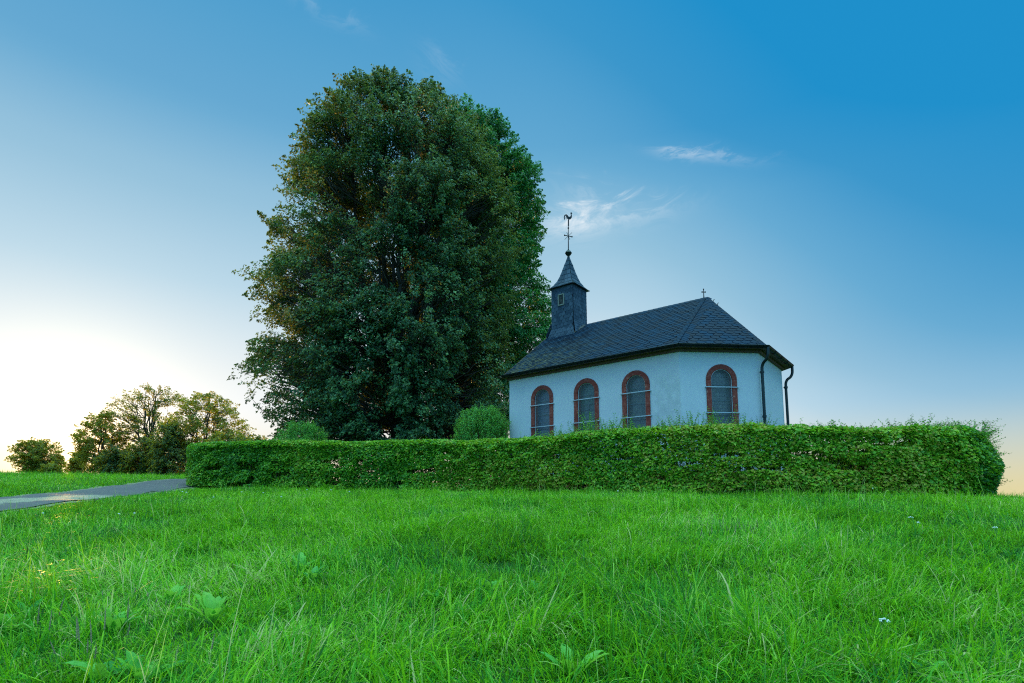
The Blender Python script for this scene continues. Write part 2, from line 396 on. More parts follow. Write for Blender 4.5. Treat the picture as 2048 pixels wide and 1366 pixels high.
# road: a single lane that climbs past the end of the hedge
road_c = np.array([(-8.6, -14), (-9.0, -6), (-9.1, 0), (-9.35, 5), (-9.75, 9), (-10.3, 12.5), (-11.0, 16), (-11.85, 19.5), (-12.6, 23), (-12.9, 27), (-12.2, 32), (-10, 38), (-5, 45)], dtype=float)
def spline(P, n):
    P = np.asarray(P, float); m = len(P); Q = np.concatenate([[2 * P[0] - P[1]], P, [2 * P[-1] - P[-2]]]); o = []
    for k in np.linspace(0, m - 1 - 1e-6, n):
        i = int(k); t = k - i; p0, p1, p2, p3 = Q[i:i + 4]
        o.append(0.5 * ((2 * p1) + (-p0 + p2) * t + (2 * p0 - 5 * p1 + 4 * p2 - p3) * t * t + (-p0 + 3 * p1 - 3 * p2 + p3) * t ** 3))
    return np.array(o)
road_c[:8, 0] += .30
RC = spline(road_c, 260)
def strip(C, w, up, nW, jag=0.0):
    T = np.gradient(C, axis=0); T /= np.linalg.norm(T, axis=1)[:, None]; Nn = np.stack([T[:, 1], -T[:, 0]], 1)
    V = []; s = np.linspace(-1, 1, nW)
    for i in range(len(C)):
        for k in s:
            ww = w + (jag * (noise2(np.array([C[i, 0] * 3]), np.array([C[i, 1] * 3]), 8 + (k > 0))[0] - .5) if abs(k) == 1 else 0)
            V.append((*(C[i] + Nn[i] * ww * k), 0))
    V = np.array(V); V[:, 2] = ground_z(V[:, 0], V[:, 1]) + up + 0.03 * (1 - np.tile(s, len(C)) ** 2) * (up > .03)
    i, j = np.meshgrid(np.arange(len(C) - 1), np.arange(nW - 1), indexing='ij'); a = i * nW + j
    return V, np.stack([a, a + 1, a + nW + 1, a + nW], -1).reshape(-1, 4)
V_, F_ = strip(RC, 1.32, 0.020, 9, 0.25)
verge = link('gravel_verge', fast_mesh('gravel_verge', V_, [F_[:, ::-1]], smooth=True), verge_mat()); tag(verge, kind='structure')
V_, F_ = strip(RC, 1.08, 0.036, 9, 0.10)
road = link('road', fast_mesh('road', V_, [F_[:, ::-1]], smooth=True), asphalt()); tag(road, kind='structure')
def road_dist(X, Y):
    d = np.full(X.shape, 1e9)
    for i in range(0, len(RC), 2): d = np.minimum(d, np.hypot(X - RC[i, 0], Y - RC[i, 1]))
    return d

# ------------------------------------------------------------------ chapel
CH_W, CH_L = 5.59, 5.918
ROOTZ = EYE + 0.40
WALL_H, RIDGE_H = 3.80, 6.10
PLAN = [(0, 0), (CH_L, 0), (7.571, 1.51), (7.571, 4.08), (CH_L, CH_W), (0, CH_W)]
MIDB = CH_W / 2
chapel = empty('chapel', (-0.0844, 18.7204, ROOTZ), R(-38.38))
tag(chapel, 'small white plastered chapel with slate roof, red sandstone window arches and slated bell turret', 'chapel')
APEX = Vector((5.80, MIDB, RIDGE_H))
WC = {0: [1.345, 2.98, 4.615], 1: [1.155]}      # window centres along each wall
W_SPR, W_R, W_RI, W_SILL = 2.965, 0.43, 0.295, 1.15

def arch(r, zs, zb, n=18):
    """arched outline, counter-clockwise, in (x, z)"""
    return [(-r, zb), (r, zb)] + [(r * math.cos(a), zs + r * math.sin(a)) for a in [math.pi * k / n for k in range(n + 1)]]
bm = bmesh.new()
BASE = -0.9
for i in range(6):
    p = Vector((*PLAN[i], 0)); q = Vector((*PLAN[(i + 1) % 6], 0)); d = (q - p); L = d.length; d.normalize(); inw = Vector((-d.y, d.x, 0))
    if i == 5:
        outer = [(0, BASE), (L, BASE), (L, WALL_H), (L / 2, RIDGE_H - 0.08), (0, WALL_H)]
    else:
        outer = [(0, BASE), (L, BASE), (L, WALL_H), (0, WALL_H)]
    loops = [outer]; holes = []
    for c in WC.get(i, []):
        holes.append([(c + x, z) for x, z in arch(W_RI + 0.05, W_SPR, W_SILL)][::-1])
    loops += holes
    flat = [pt for lp in loops for pt in lp]
    tri = tessellate_polygon([[Vector((a, b, 0)) for a, b in lp] for lp in loops])
    vs = [bm.verts.new(p + d * a + Vector((0, 0, b))) for a, b in flat]
    for t in tri:
        try: bm.faces.new([vs[k] for k in t])
        except ValueError: pass
    off = len(outer)
    for hl in holes:
        hv = vs[off:off + len(hl)]; off += len(hl)
        iv = [bm.verts.new(v.co + inw * 0.30) for v in hv]
        for k in range(len(hv)):
            a, b = hv[k], hv[(k + 1) % len(hv)]
            bm.faces.new([a, b, iv[(k + 1) % len(hv)], iv[k]])
bmobj('wall', bm, M_PLASTER, chapel)
# plinth of sandstone at the foot
def offset_plan(o):
    n = len(PLAN); res = []
    for i in range(n):
        p0 = Vector(PLAN[i - 1]); p1 = Vector(PLAN[i]); p2 = Vector(PLAN[(i + 1) % n])
        d1 = (p1 - p0).normalized(); d2 = (p2 - p1).normalized(); n1 = Vector((d1.y, -d1.x)); n2 = Vector((d2.y, -d2.x))
        b = (n1 + n2).normalized(); res.append(p1 + b * (o / max(0.3, b.dot(n1))))
    return res
def ring(bm, plan_o, plan_i, z0, z1, skip=()):
    n = len(plan_o)
    for i in range(n):
        if i in skip: continue
        j = (i + 1) % n
        a = [(*plan_o[i], z0), (*plan_o[j], z0), (*plan_i[j], z0), (*plan_i[i], z0)]
        lo = [bm.verts.new(c) for c in a]; hi = [bm.verts.new((c[0], c[1], z1)) for c in a]
        bm.faces.new(lo[::-1]); bm.faces.new(hi)
        for k in range(4): bm.faces.new([lo[k], lo[(k + 1) % 4], hi[(k + 1) % 4], hi[k]])
bm = bmesh.new(); ring(bm, offset_plan(0.06), offset_plan(0.002), BASE, 0.45); bmobj('plinth', bm, M_SAND, chapel)
# cornice and soffit board
OV = 0.22
bm = bmesh.new(); ring(bm, offset_plan(0.075), offset_plan(0.003), WALL_H - 0.07, WALL_H + 0.012, skip=(5,)); bmobj('cornice', bm, M_WOOD, chapel)
bm = bmesh.new(); ring(bm, offset_plan(OV), offset_plan(-0.05), WALL_H + 0.014, WALL_H + 0.05, skip=(5,)); bmobj('soffit', bm, M_WOOD, chapel)

# --- roof planes covered with real slates
EAVE_Z = WALL_H + 0.075
op = offset_plan(OV)
eave = [Vector((v.x, v.y, EAVE_Z)) for v in op]
eave[0].x = -0.07; eave[5].x = -0.07; eave[0].y = op[1].y; eave[5].y = op[4].y
RG0 = Vector((-0.07, MIDB, RIDGE_H)); 
roof_polys = [[eave[0], eave[1], APEX, RG0], [eave[1], eave[2], APEX], [eave[2], eave[3], APEX], [eave[3], eave[4], APEX], [eave[4], eave[5], RG0, APEX]]
def slate_cover(bm, poly, w=0.26, e=0.15, skew=0.055, thick=0.007, lift=0.016, seed=0):
    rd = random.Random(seed)
    o = poly[0]; u = (poly[1] - poly[0]).normalized(); nrm = (poly[1] - poly[0]).cross(poly[2] - poly[0]).normalized(); v = nrm.cross(u)
    P2 = [((p - o).dot(u), (p - o).dot(v)) for p in poly]
    umin = min(p[0] for p in P2); umax = max(p[0] for p in P2); vmax = max(p[1] for p in P2)
    t = bmesh.new(); rows = int(vmax / e) + 3
    slope = skew
    for r in range(-2 - int((umax - umin) * slope / e), rows):
        for c in range(-2, int((umax - umin) / w) + 4):
            x = umin + (c + 0.5 * (r % 2)) * w + rd.uniform(-.008, .008); y = r * e + (x - umin) * slope + rd.uniform(-.006, .006)
            if y > vmax + e or y < -2 * e: continue
            ins = False
            for m_ in ((x, y), (x + w, y + e), (x, y + e), (x + w, y)):
                k = True
                for i in range(len(P2)):
                    a = P2[i]; b = P2[(i + 1) % len(P2)]
                    if (b[0] - a[0]) * (m_[1] - a[1]) - (b[1] - a[1]) * (m_[0] - a[0]) < -0.05: k = False; break
                if k: ins = True; break
            if not ins: continue
            ww = w * rd.uniform(.94, 1.0); tl = rd.uniform(-.004, .004)
            out = [(0, .35 * e), (.10 * ww, .08 * e), (.35 * ww, 0), (.75 * ww, .05 * e), (.97 * ww, .42 * e), (ww, 1.5 * e), (0, 1.5 * e)]
            top = []; 
            for a, b in out:
                h = lift * (1 - b / (1.5 * e)) + 0.004 + tl * (a / ww - .5) + thick
                top.append(t.verts.new((x + a, y + b, h)))
            bot = [t.verts.new((p.co.x, p.co.y, p.co.z - thick)) for p in top[:5]]
            t.faces.new(top)
            for k in range(4): t.faces.new([bot[k], bot[k + 1], top[k + 1], top[k]])
    for i in range(len(P2)):
        a = P2[i]; b = P2[(i + 1) % len(P2)]; nx, ny = (b[1] - a[1]), -(b[0] - a[0])
        bmesh.ops.bisect_plane(t, geom=t.verts[:] + t.edges[:] + t.faces[:], plane_co=(a[0], a[1], 0), plane_no=(nx, ny, 0), clear_outer=True)
    mp = {}
    for vtx in t.verts: mp[vtx] = bm.verts.new(o + u * vtx.co.x + v * vtx.co.y + nrm * vtx.co.z)
    for f in t.faces:
        try: bm.faces.new([mp[x] for x in f.verts])
        except ValueError: pass
    t.free()
me_bm = bmesh.new()
for k, pl in enumerate(roof_polys): slate_cover(me_bm, pl, seed=k)
me = bpy.data.meshes.new('roof'); me_bm.to_mesh(me); me_bm.free(); roof = link('roof', me, M_SLATE, chapel)
# boarding under the slates
bm = bmesh.new()
for pl in roof_polys:
    nrm = (pl[1] - pl[0]).cross(pl[2] - pl[0]).normalized()
    top = [bm.verts.new(p - nrm * 0.003) for p in pl]; bot = [bm.verts.new(p - Vector((0, 0, 0.035)) - nrm * 0.003) for p in pl]
    bm.faces.new(top); bm.faces.new(bot[::-1])
    for k in range(len(pl)): bm.faces.new([bot[k], bot[(k + 1) % len(pl)], top[(k + 1) % len(pl)], top[k]])
bmobj('roof_boarding', bm, M_IRON, roof)
# hip and ridge slates
def run_slates(bm, a, b, nl, nr, w=0.17, step=0.12, lift=0.02):
    """overlapping slates along a hip or ridge; nl, nr = slope directions to each side"""
    d = (b - a); L = d.length; d.normalize(); n = int(L / step) - 1
    for side in (nl, nr):
        up = d.cross(side).normalized()
        if up.z < 0: up = -up
        for k in range(n + 1):
            s = a + d * (k * step); rr = random.uniform(-.006, .006)
            q = [s + up * (lift + .02), s + side * (w + rr) + up * (lift + .006), s + side * (w * .9 + rr) + d * step * 1.35 + up * (lift), s + d * step * 1.35 + up * (lift + .008)]
            top = [bm.verts.new(p) for p in q]; bot = [bm.verts.new(p - up * .008) for p in q]
            bm.faces.new(top)
            for i in range(4): bm.faces.new([bot[i], bot[(i + 1) % 4], top[(i + 1) % 4], top[i]])
bm = bmesh.new()
def perp_in(a, b, face_pt):
    d = (b - a).normalized(); v = (face_pt - a); return (v - d * v.dot(d)).normalized()
run_slates(bm, eave[1], APEX, perp_in(eave[1], APEX, eave[0]), perp_in(eave[1], APEX, eave[2]), w=.16)
run_slates(bm, eave[2], APEX, perp_in(eave[2], APEX, eave[1]), perp_in(eave[2], APEX, eave[3]), w=.12)
run_slates(bm, eave[3], APEX, perp_in(eave[3], APEX, eave[2]), perp_in(eave[3], APEX, eave[4]), w=.12)
run_slates(bm, eave[4], APEX, perp_in(eave[4], APEX, eave[3]), perp_in(eave[4], APEX, eave[5]), w=.12)
run_slates(bm, Vector((1.1, MIDB, RIDGE_H)), APEX, perp_in(RG0, APEX, eave[0]), perp_in(RG0, APEX, eave[4]), w=.15, step=.18, lift=.022)
bmobj('ridge_slates', bm, M_SLATE, roof)
# verge board on the gable
bm = bmesh.new()
def beam(bm, a, b, w, h, up=Vector((0, 0, 1))):
    d = (b - a).normalized(); s = d.cross(up).normalized(); u = s.cross(d).normalized()
    c = [a + s * x * w / 2 + u * y * h / 2 for x, y in ((-1, -1), (1, -1), (1, 1), (-1, 1))]; c2 = [p + (b - a) for p in c]
    v1 = [bm.verts.new(p) for p in c]; v2 = [bm.verts.new(p) for p in c2]
    bm.faces.new(v1[::-1]); bm.faces.new(v2)
    for k in range(4): bm.faces.new([v1[k], v1[(k + 1) % 4], v2[(k + 1) % 4], v2[k]])
dz = Vector((-0.012, 0, -0.06))
beam(bm, eave[0] + dz, RG0 + dz, 0.025, 0.13); bmobj('verge_board', bm, M_WOOD, roof)
bm = bmesh.new(); beam(bm, eave[5] + dz, RG0 + dz, 0.025, 0.13); bmobj('verge_board', bm, M_WOOD, roof)

# --- gutters and downpipes
def tube(bm, pts, r, n=10, cap=True):
    pts = [Vector(p) for p in pts]; rings = []; prev = None
    for i, p in enumerate(pts):
        d = (pts[min(i + 1, len(pts) - 1)] - pts[max(i - 1, 0)]).normalized()
        if prev is None:
            s = d.cross(Vector((0, 0, 1)) if abs(d.z) < .9 else Vector((1, 0, 0))).normalized()
        else:
            s = (prev - d * prev.dot(d)).normalized()
        prev = s; u = d.cross(s); rr = r[i] if isinstance(r, (list, tuple)) else r
        rings.append([bm.verts.new(p + (s * math.cos(2 * math.pi * k / n) + u * math.sin(2 * math.pi * k / n)) * rr) for k in range(n)])
    for a, b in zip(rings, rings[1:]):
        for k in range(n): bm.faces.new([a[k], a[(k + 1) % n], b[(k + 1) % n], b[k]])
    if cap: bm.faces.new(rings[0][::-1]); bm.faces.new(rings[-1])
gp = offset_plan(OV + 0.065); gi = [Vector((v.x, v.y, EAVE_Z - 0.02)) for v in gp]; gi[0].x = -0.09; gi[5].x = -0.09; gi[0].y = gp[1].y; gi[5].y = gp[4].y
bm = bmesh.new(); cen = offset_plan(OV + 0.04); GR = 0.062; nseg = 8; rings = []
for i in range(6):
    # cross-section pushed along the outward normal at each corner (mitred)
    sec = []
    for k in range(nseg + 1):
        a = math.pi * k / nseg; o_ = OV + 0.045 - GR * math.cos(a) ; z_ = EAVE_Z - 0.012 - GR * math.sin(a) * 1.05
        pl = offset_plan(o_); v = Vector((pl[i].x, pl[i].y, z_))
        if i == 0: v.x = -0.09; v.y = offset_plan(o_)[1].y
        if i == 5: v.x = -0.09; v.y = offset_plan(o_)[4].y
        sec.append(v)
    rings.append(sec)
for i in range(5):
    A_, B_ = rings[i], rings[i + 1]
    va = [bm.verts.new(p) for p in A_]; vb = [bm.verts.new(p) for p in B_]
    for k in range(nseg): bm.faces.new([va[k], vb[k], vb[k + 1], va[k + 1]])
    tube(bm, [A_[-1] + Vector((0, 0, 0.004)), B_[-1] + Vector((0, 0, 0.004))], 0.011, 6)
    if i == 0:
        bm.faces.new(va)
bmesh.ops.solidify(bm, geom=bm.faces[:], thickness=0.004)
gut = bmobj('gutter', bm, M_GUTTER, chapel, smooth=False)
for i in range(5):
    a, b = gi[i], gi[i + 1]; n = max(2, int((b - a).length / 0.7))
    dd = (b - a).normalized(); ou = Vector((dd.y, -dd.x, 0))
    for k in range(1, n):
        c = a + (b - a) * k / n - ou * 0.02
        bm = bmesh.new()
        pts = [c - ou * 0.07 + Vector((0, 0, .02))] + [c + ou * (-math.cos(t) * 0.069) + Vector((0, 0, .006 - math.sin(t) * 0.071)) for t in [math.pi * q / 7 for q in range(8)]]
        for p1, p2 in zip(pts, pts[1:]): beam(bm, p1, p2, 0.02, 0.005, dd)
        bmobj('gutter_bracket', bm, M_GUTTER, gut)
def downpipe(ci, along):
    c = gp[ci]; w = Vector(PLAN[ci]); n1 = (Vector(PLAN[ci]) - Vector(PLAN[ci - 1])).normalized(); nn = Vector(along)
    g = Vector((c.x, c.y, 0)) * 0.985 + Vector((w.x, w.y, 0)) * 0.015; f = Vector((w.x + nn.x, w.y + nn.y, 0))
    Z = WALL_H
    pts = [g + Vector((0, 0, Z + .03)), g + Vector((0, 0, Z - .10)), g.lerp(f, .06) + Vector((0, 0, Z - .20)), g.lerp(f, .30) + Vector((0, 0, Z - .30)), g.lerp(f, .72) + Vector((0, 0, Z - .37)),
           g.lerp(f, .94) + Vector((0, 0, Z - .46)), f + Vector((0, 0, Z - .58)), f + Vector((0, 0, Z - .9)), f + Vector((0, 0, 1.2)), f + Vector((0, 0, BASE + .5))]
    bm = bmesh.new(); tube(bm, [Vector(p) for p in spline([list(p) for p in pts[:8]], 26)] + pts[8:], 0.041, 12)
    pipe = bmobj('downpipe', bm, M_GUTTER, chapel, smooth=True)
    for z in (Z - .62, 1.95, 0.6):
        bm = bmesh.new()
        tube(bm, [f + Vector((0, 0, z - .03)), f + Vector((0, 0, z + .03))], 0.056, 12)
        wv = Vector((w.x, w.y, 0)); beam(bm, f + Vector((0, 0, z)), wv.lerp(f, .25) + Vector((0, 0, z)), 0.02, 0.02)
        bmobj('pipe_clamp', bm, M_GUTTER, pipe)
downpipe(2, (0.085, -0.035)); downpipe(3, (0.09, 0.03))

# --- windows
TINT = {(0, 0): (0.045, 0.085, 0.15), (0, 1): (0.035, 0.10, 0.085), (0, 2): (0.055, 0.075, 0.075), (1, 0): (0.085, 0.105, 0.10)}
for i, cs in WC.items():
    p = Vector((*PLAN[i], 0)); q = Vector((*PLAN[i + 1], 0)); d = (q - p).normalized(); outw = Vector((d.y, -d.x, 0))
    def T(c, x, z, o): return p + d * (c + x) + Vector((0, 0, z)) + outw * o
    for wi, c in enumerate(cs):
        # leaded glass set back in the opening
        bm = bmesh.new(); uv = bm.loops.layers.uv.new('UVMap')
        out_ = arch(W_RI + 0.03, W_SPR, W_SILL + 0.02); vv = [bm.verts.new(T(c, x, z, -0.17)) for x, z in out_]; f = bm.faces.new(vv)
        for lp, (x, z) in zip(f.loops, out_): lp[uv].uv = (x + c, z)
        ex = [bm.verts.new(T(c, x, z, -0.19)) for x, z in out_]; bm.faces.new(ex[::-1])
        win = bmobj('window', bm, glazing('leaded_glass', TINT[(i, wi)]), chapel)
        for z in ((1.55, 2.0, 2.45, 2.9) if i == 0 else (1.62, 2.02, 2.42, 2.86)):
            hw = W_RI if z < W_SPR else math.sqrt(max(0.01, W_RI ** 2 - (z - W_SPR) ** 2))
            bm = bmesh.new(); beam(bm, T(c, -hw, z, -0.158), T(c, hw, z, -0.158), 0.02, 0.026); bmobj('saddle_bar', bm, M_LEADBAR, win)
        if (i, wi) == (0, 1):
            bm = bmesh.new()
            for x0, z0, x1, z1 in ((-.2, 2.16, -.2, 2.62), (.2, 2.16, .2, 2.62), (-.2, 2.62, .2, 2.62), (-.2, 2.16, .2, 2.16), (0, 2.16, 0, 2.62)):
                beam(bm, T(c, x0, z0, -0.14), T(c, x1, z1, -0.14), 0.018, 0.018, outw)
            bmobj('casement_frame', bm, M_LEADBAR, win)
        # wire screen flush with the stone and its thin rim
        bm = bmesh.new(); uv = bm.loops.layers.uv.new('UVMap'); out_ = arch(W_RI - 0.012, W_SPR, W_SILL + 0.05)
        vv = [bm.verts.new(T(c, x, z, -0.012)) for x, z in out_]; f = bm.faces.new(vv)
        for lp, (x, z) in zip(f.loops, out_): lp[uv].uv = (x, z)
        bmobj('wire_screen', bm, M_GUARD, win)
        bm = bmesh.new(); rim = [T(c, x, z, -0.010) for x, z in arch(W_RI - 0.010, W_SPR, W_SILL + 0.045)]
        tube(bm, rim[1:] + [rim[0]], 0.0085, 6); bmobj('screen_rim', bm, M_BAR, win)
        # sandstone surround, cut in blocks
        bm = bmesh.new()
        n = 22; po = [(W_R * math.cos(math.pi * k / n), W_SPR + W_R * math.sin(math.pi * k / n)) for k in range(n + 1)]
        pi_ = [(W_RI * math.cos(math.pi * k / n), W_SPR + W_RI * math.sin(math.pi * k / n)) for k in range(n + 1)]
        def block(outer, inner):
            rr = 0.003
            m_ = len(outer); fr = []; bk = []; fi = []; bi = []
            for (x, z) in outer: fr.append(bm.verts.new(T(c, x, z, 0.022 + rr))); bk.append(bm.verts.new(T(c, x, z, -0.02)))
            for (x, z) in inner: fi.append(bm.verts.new(T(c, x, z, 0.022 + rr))); bi.append(bm.verts.new(T(c, x, z, -0.16)))
            for k in range(m_ - 1):
                bm.faces.new([fr[k], fr[k + 1], fi[k + 1], fi[k]]); bm.faces.new([bk[k], bk[k + 1], fr[k + 1], fr[k]]); bm.faces.new([fi[k], fi[k + 1], bi[k + 1], bi[k]])
            bm.faces.new([fr[0], fi[0], bi[0], bk[0]]); bm.faces.new([fr[-1], bk[-1], bi[-1], fi[-1]])
        g = 0.4
        cuts = [0, 7, 15, 22] if (wi + i) % 2 else [0, 6, 16, 22]
        for k0, k1 in zip(cuts, cuts[1:]):
            block(po[k0:k1 + 1], pi_[k0:k1 + 1])
        for sgn in (1, -1):
            zz = [W_SPR - 0.006] + ([2.78, 2.30, 1.72] if (wi + (sgn > 0)) % 2 else [2.58, 2.12, 1.5]) + [W_SILL]
            for z0, z1 in zip(zz, zz[1:]):
                z1g = z1 + 0.007
                block([(sgn * W_R, z0), (sgn * W_R, z1g)], [(sgn * W_RI, z0), (sgn * W_RI, z1g)])
        bmobj('stone_surround', bm, M_SAND, win)
        bm = bmesh.new(); a0_ = [(-.5, W_SILL - .16), (.5, W_SILL - .16), (.5, W_SILL), (-.5, W_SILL)]
        lo = [bm.verts.new(T(c, x, z, -0.2)) for x, z in a0_]; hi = [bm.verts.new(T(c, x, z, 0.07)) for x, z in a0_]
        bm.faces.new(hi); bm.faces.new(lo[::-1])
        for k in range(4): bm.faces.new([lo[k], lo[(k + 1) % 4], hi[(k + 1) % 4], hi[k]])
        bmobj('sill', bm, M_SAND, win)
        for z in (2.755, 2.05):
            bm = bmesh.new(); beam(bm, T(c, -0.475, z, 0.05), T(c, 0.475, z, 0.05), 0.014, 0.022)
            for s in (-1, 1): beam(bm, T(c, s * 0.455, z, -0.01), T(c, s * 0.455, z, 0.06), 0.03, 0.03)
            bmobj('tie_bar', bm, M_BAR, win)

# --- bell turret
TX, TS = 0.633, 0.475
TOPZ = 7.62
turret_c = Vector((TX, MIDB, 0))
bm = bmesh.new()
def trect(s, z): return [Vector((TX + a * s, MIDB + b * s, z)) for a, b in ((-1, -1), (1, -1), (1, 1), (-1, 1))]
slope = (RIDGE_H - EAVE_Z) / (MIDB + OV)
def face_quad(k, s0, z0, s1, z1):
    lo = trect(s0, z0); hi = trect(s1, z1); return [lo[k], lo[(k + 1) % 4], hi[(k + 1) % 4], hi[k]]
BOTZ = 5.35
for k in range(4):
    # slated cheeks, with a small flare where they meet the roof
    slate_cover(bm, face_quad(k, TS, BOTZ, TS - 0.01, TOPZ), w=.155, e=.135, skew=.10 if k % 2 == 0 else -.02, lift=.010, thick=.006, seed=30 + k)
    slate_cover(bm, face_quad(k, TS + 0.16, BOTZ + .12 if k in (0, 2) else 5.75, TS + .012, 6.02 if k in (0, 2) else 6.28), w=.155, e=.12, skew=.03, lift=.010, thick=.006, seed=40 + k)
me = bpy.data.meshes.new('bell_turret'); bm.to_mesh(me); bm.free(); turret = link('bell_turret', me, M_SLATE_T, chapel)
bm = bmesh.new(); lo = [bm.verts.new(v) for v in trect(TS - .004, BOTZ - .2)]; hi = [bm.verts.new(v) for v in trect(TS - .014, TOPZ)]
for k in range(4): bm.faces.new([lo[k], lo[(k + 1) % 4], hi[(k + 1) % 4], hi[k]])
bm.faces.new(hi); bmobj('turret_frame', bm, M_IRON, turret)
# flared spire
prof = [(0.575, 7.60), (0.50, 7.655), (0.40, 7.78), (0.305, 7.95), (0.235, 8.15), (0.175, 8.36), (0.125, 8.56), (0.072, 8.74), (0.03, 8.90)]
bm = bmesh.new()
for (s0, z0), (s1, z1) in zip(prof, prof[1:]):
    for k in range(4):
        q = face_quad(k, s0, z0, s1, z1)
        top = [p for p in q]
        nrm = (q[1] - q[0]).cross(q[3] - q[0]).normalized()
        L = (q[1] - q[0]).length; n = max(1, round(L / .17)); jit = random.uniform(-.2, .2)
        for c in range(n):
            a = max(0, (c + (jit if c else 0)) / n); b = min(1, (c + 1 + (jit if c + 1 < n else 0)) / n)
            p0 = q[0].lerp(q[1], a) + nrm * .014; p1 = q[0].lerp(q[1], b - .012) + nrm * (.014 + random.uniform(-.003, .003)); p2 = q[3].lerp(q[2], b - .012) + nrm * .003; p3 = q[3].lerp(q[2], a) + nrm * .003
            vs = [bm.verts.new(p) for p in (p0, p1, p2, p3)]; bs = [bm.verts.new(p - nrm * .009) for p in (p0, p1)]
            bm.faces.new(vs); bm.faces.new([bs[0], bs[1], vs[1], vs[0]])
me = bpy.data.meshes.new('spire'); bm.to_mesh(me); bm.free(); spire = link('spire', me, M_SLATE_T, turret)
bm = bmesh.new(); prev = None
for s, z in prof:
    cur = [bm.verts.new(v) for v in trect(s - .004 if s > .04 else s, z - .002)]
    if prev:
        for k in range(4): bm.faces.new([prev[k], prev[(k + 1) % 4], cur[(k + 1) % 4], cur[k]])
    else: bm.faces.new(cur[::-1])
    prev = cur
bm.faces.new(prev); bmobj('spire_boarding', bm, M_GUTTER, spire)
# louvred opening on the near cheek
bm = bmesh.new(); lx, lz, lw, lh = TX - 0.03, 7.10, .115, .20; fy = MIDB - TS - .022
for (a, b) in (((lx - lw, lz - lh), (lx - lw, lz + lh)), ((lx + lw, lz - lh), (lx + lw, lz + lh)), ((lx - lw - .018, lz + lh), (lx + lw + .018, lz + lh)), ((lx - lw - .018, lz - lh), (lx + lw + .018, lz - lh))):
    beam(bm, Vector((a[0], fy, a[1])), Vector((b[0], fy, b[1])), .036, .04, Vector((0, 1, 0)))
lf = bmobj('louvre_frame', bm, M_LFRAME, turret)
bm = bmesh.new()
for k in range(8):
    z = lz - lh + .045 + k * .043
    vs = [bm.verts.new(v) for v in ((lx - lw, fy - .006, z - .014), (lx + lw, fy - .006, z - .014), (lx + lw, fy + .018, z + .018), (lx - lw, fy + .018, z + .018))]; bm.faces.new(vs)
    v2 = [bm.verts.new(v.co + Vector((0, 0, -.006))) for v in vs]; bm.faces.new(v2[::-1])
    bm.faces.new([v2[0], v2[1], vs[1], vs[0]])
bmobj('louvre', bm, M_LOUVRE, turret)
bm = bmesh.new(); vs = [bm.verts.new(v) for v in ((lx - lw, fy + .020, lz - lh), (lx + lw, fy + .020, lz - lh), (lx + lw, fy + .020, lz + lh), (lx - lw, fy + .020, lz + lh))]; bm.faces.new(vs)
bmobj('louvre_back', bm, M_IRON, lf)
# lead where the turret meets the roof
bm = bmesh.new()
for k in range(9):
    x = TX + TS + .02 + k * .021; y0 = MIDB - TS - .12 + k * .055
    z = lambda yy: EAVE_Z + slope * (yy + OV) + .03
    q = [(x, y0, z(y0)), (x + .10, y0 + .01, z(y0 + .01)), (x + .08, y0 + .09, z(y0 + .09) + .02), (x - .03, y0 + .08, z(y0 + .08) + .05)]
    vs = [bm.verts.new(v) for v in q]; bm.faces.new(vs)
bmesh.ops.solidify(bm, geom=bm.faces[:], thickness=0.006)
bmobj('flashing', bm, M_LEAD, turret)
# ball, rod, cross and weathercock
def lathe(bm, prof, c, n=16):
    prev = None
    for r, z in prof:
        cur = [bm.verts.new((c[0] + r * math.cos(2 * math.pi * k / n), c[1] + r * math.sin(2 * math.pi * k / n), z)) for k in range(n)]
        if prev:
            for k in range(n): bm.faces.new([prev[k], prev[(k + 1) % n], cur[(k + 1) % n], cur[k]])
        prev = cur
c2 = (TX, MIDB)
bm = bmesh.new(); BZ = 9.075
lathe(bm, [(.045, 8.86), (.05, 8.93), (.028, 8.955)] + [(max(.012, .115 * math.cos(a)), BZ + .115 * math.sin(a)) for a in [R(-80 + 160 * k / 8) for k in range(4)]]
      + [(.118, BZ - .012), (.130, BZ - .008), (.130, BZ + .008), (.118, BZ + .012)] + [(max(.012, .115 * math.cos(a)), BZ + .115 * math.sin(a)) for a in [R(20 + 60 * k / 5) for k in range(6)]] + [(.03, BZ + .12), (.022, BZ + .17), (.001, BZ + .18)], c2)
ball = bmobj('finial_ball', bm, M_GUTTER, spire, smooth=True)
bm = bmesh.new(); tube(bm, [(TX, MIDB, BZ + .1), (TX + .005, MIDB, 9.95), (TX + .02, MIDB, 10.36)], [.020, .015, .013], 8)
tube(bm, [(TX + .008, MIDB, 10.05), (TX + .01, MIDB, 10.10)], .028, 8); tube(bm, [(TX + .015, MIDB, 10.17), (TX + .02, MIDB, 10.40)], .024, 8)
bmobj('vane_rod', bm, M_IRON, spire)
bm = bmesh.new(); CZ = 9.76; cx_ = TX + .004
ax = Vector((1.0, 0, 0))
tl_ = -math.tan(R(26))
tube(bm, [(cx_ - .15, MIDB, CZ - .15 * tl_), (cx_ + .15, MIDB, CZ + .15 * tl_)], .017, 8)
for s in (-1, 1): tube(bm, [(cx_ + s * x, MIDB, CZ + s * x * tl_) for x in (.145, .165, .19)], [.018, .034, .012], 8)
for a in (28, 112): 
    ca, sa = math.cos(R(a)) * .19, math.sin(R(a)) * .19
    tube(bm, [(cx_ - ca, MIDB, CZ - sa), (cx_ + ca, MIDB, CZ + sa)], .0075, 6)
cross = bmobj('vane_cross', bm, M_IRON, spire)
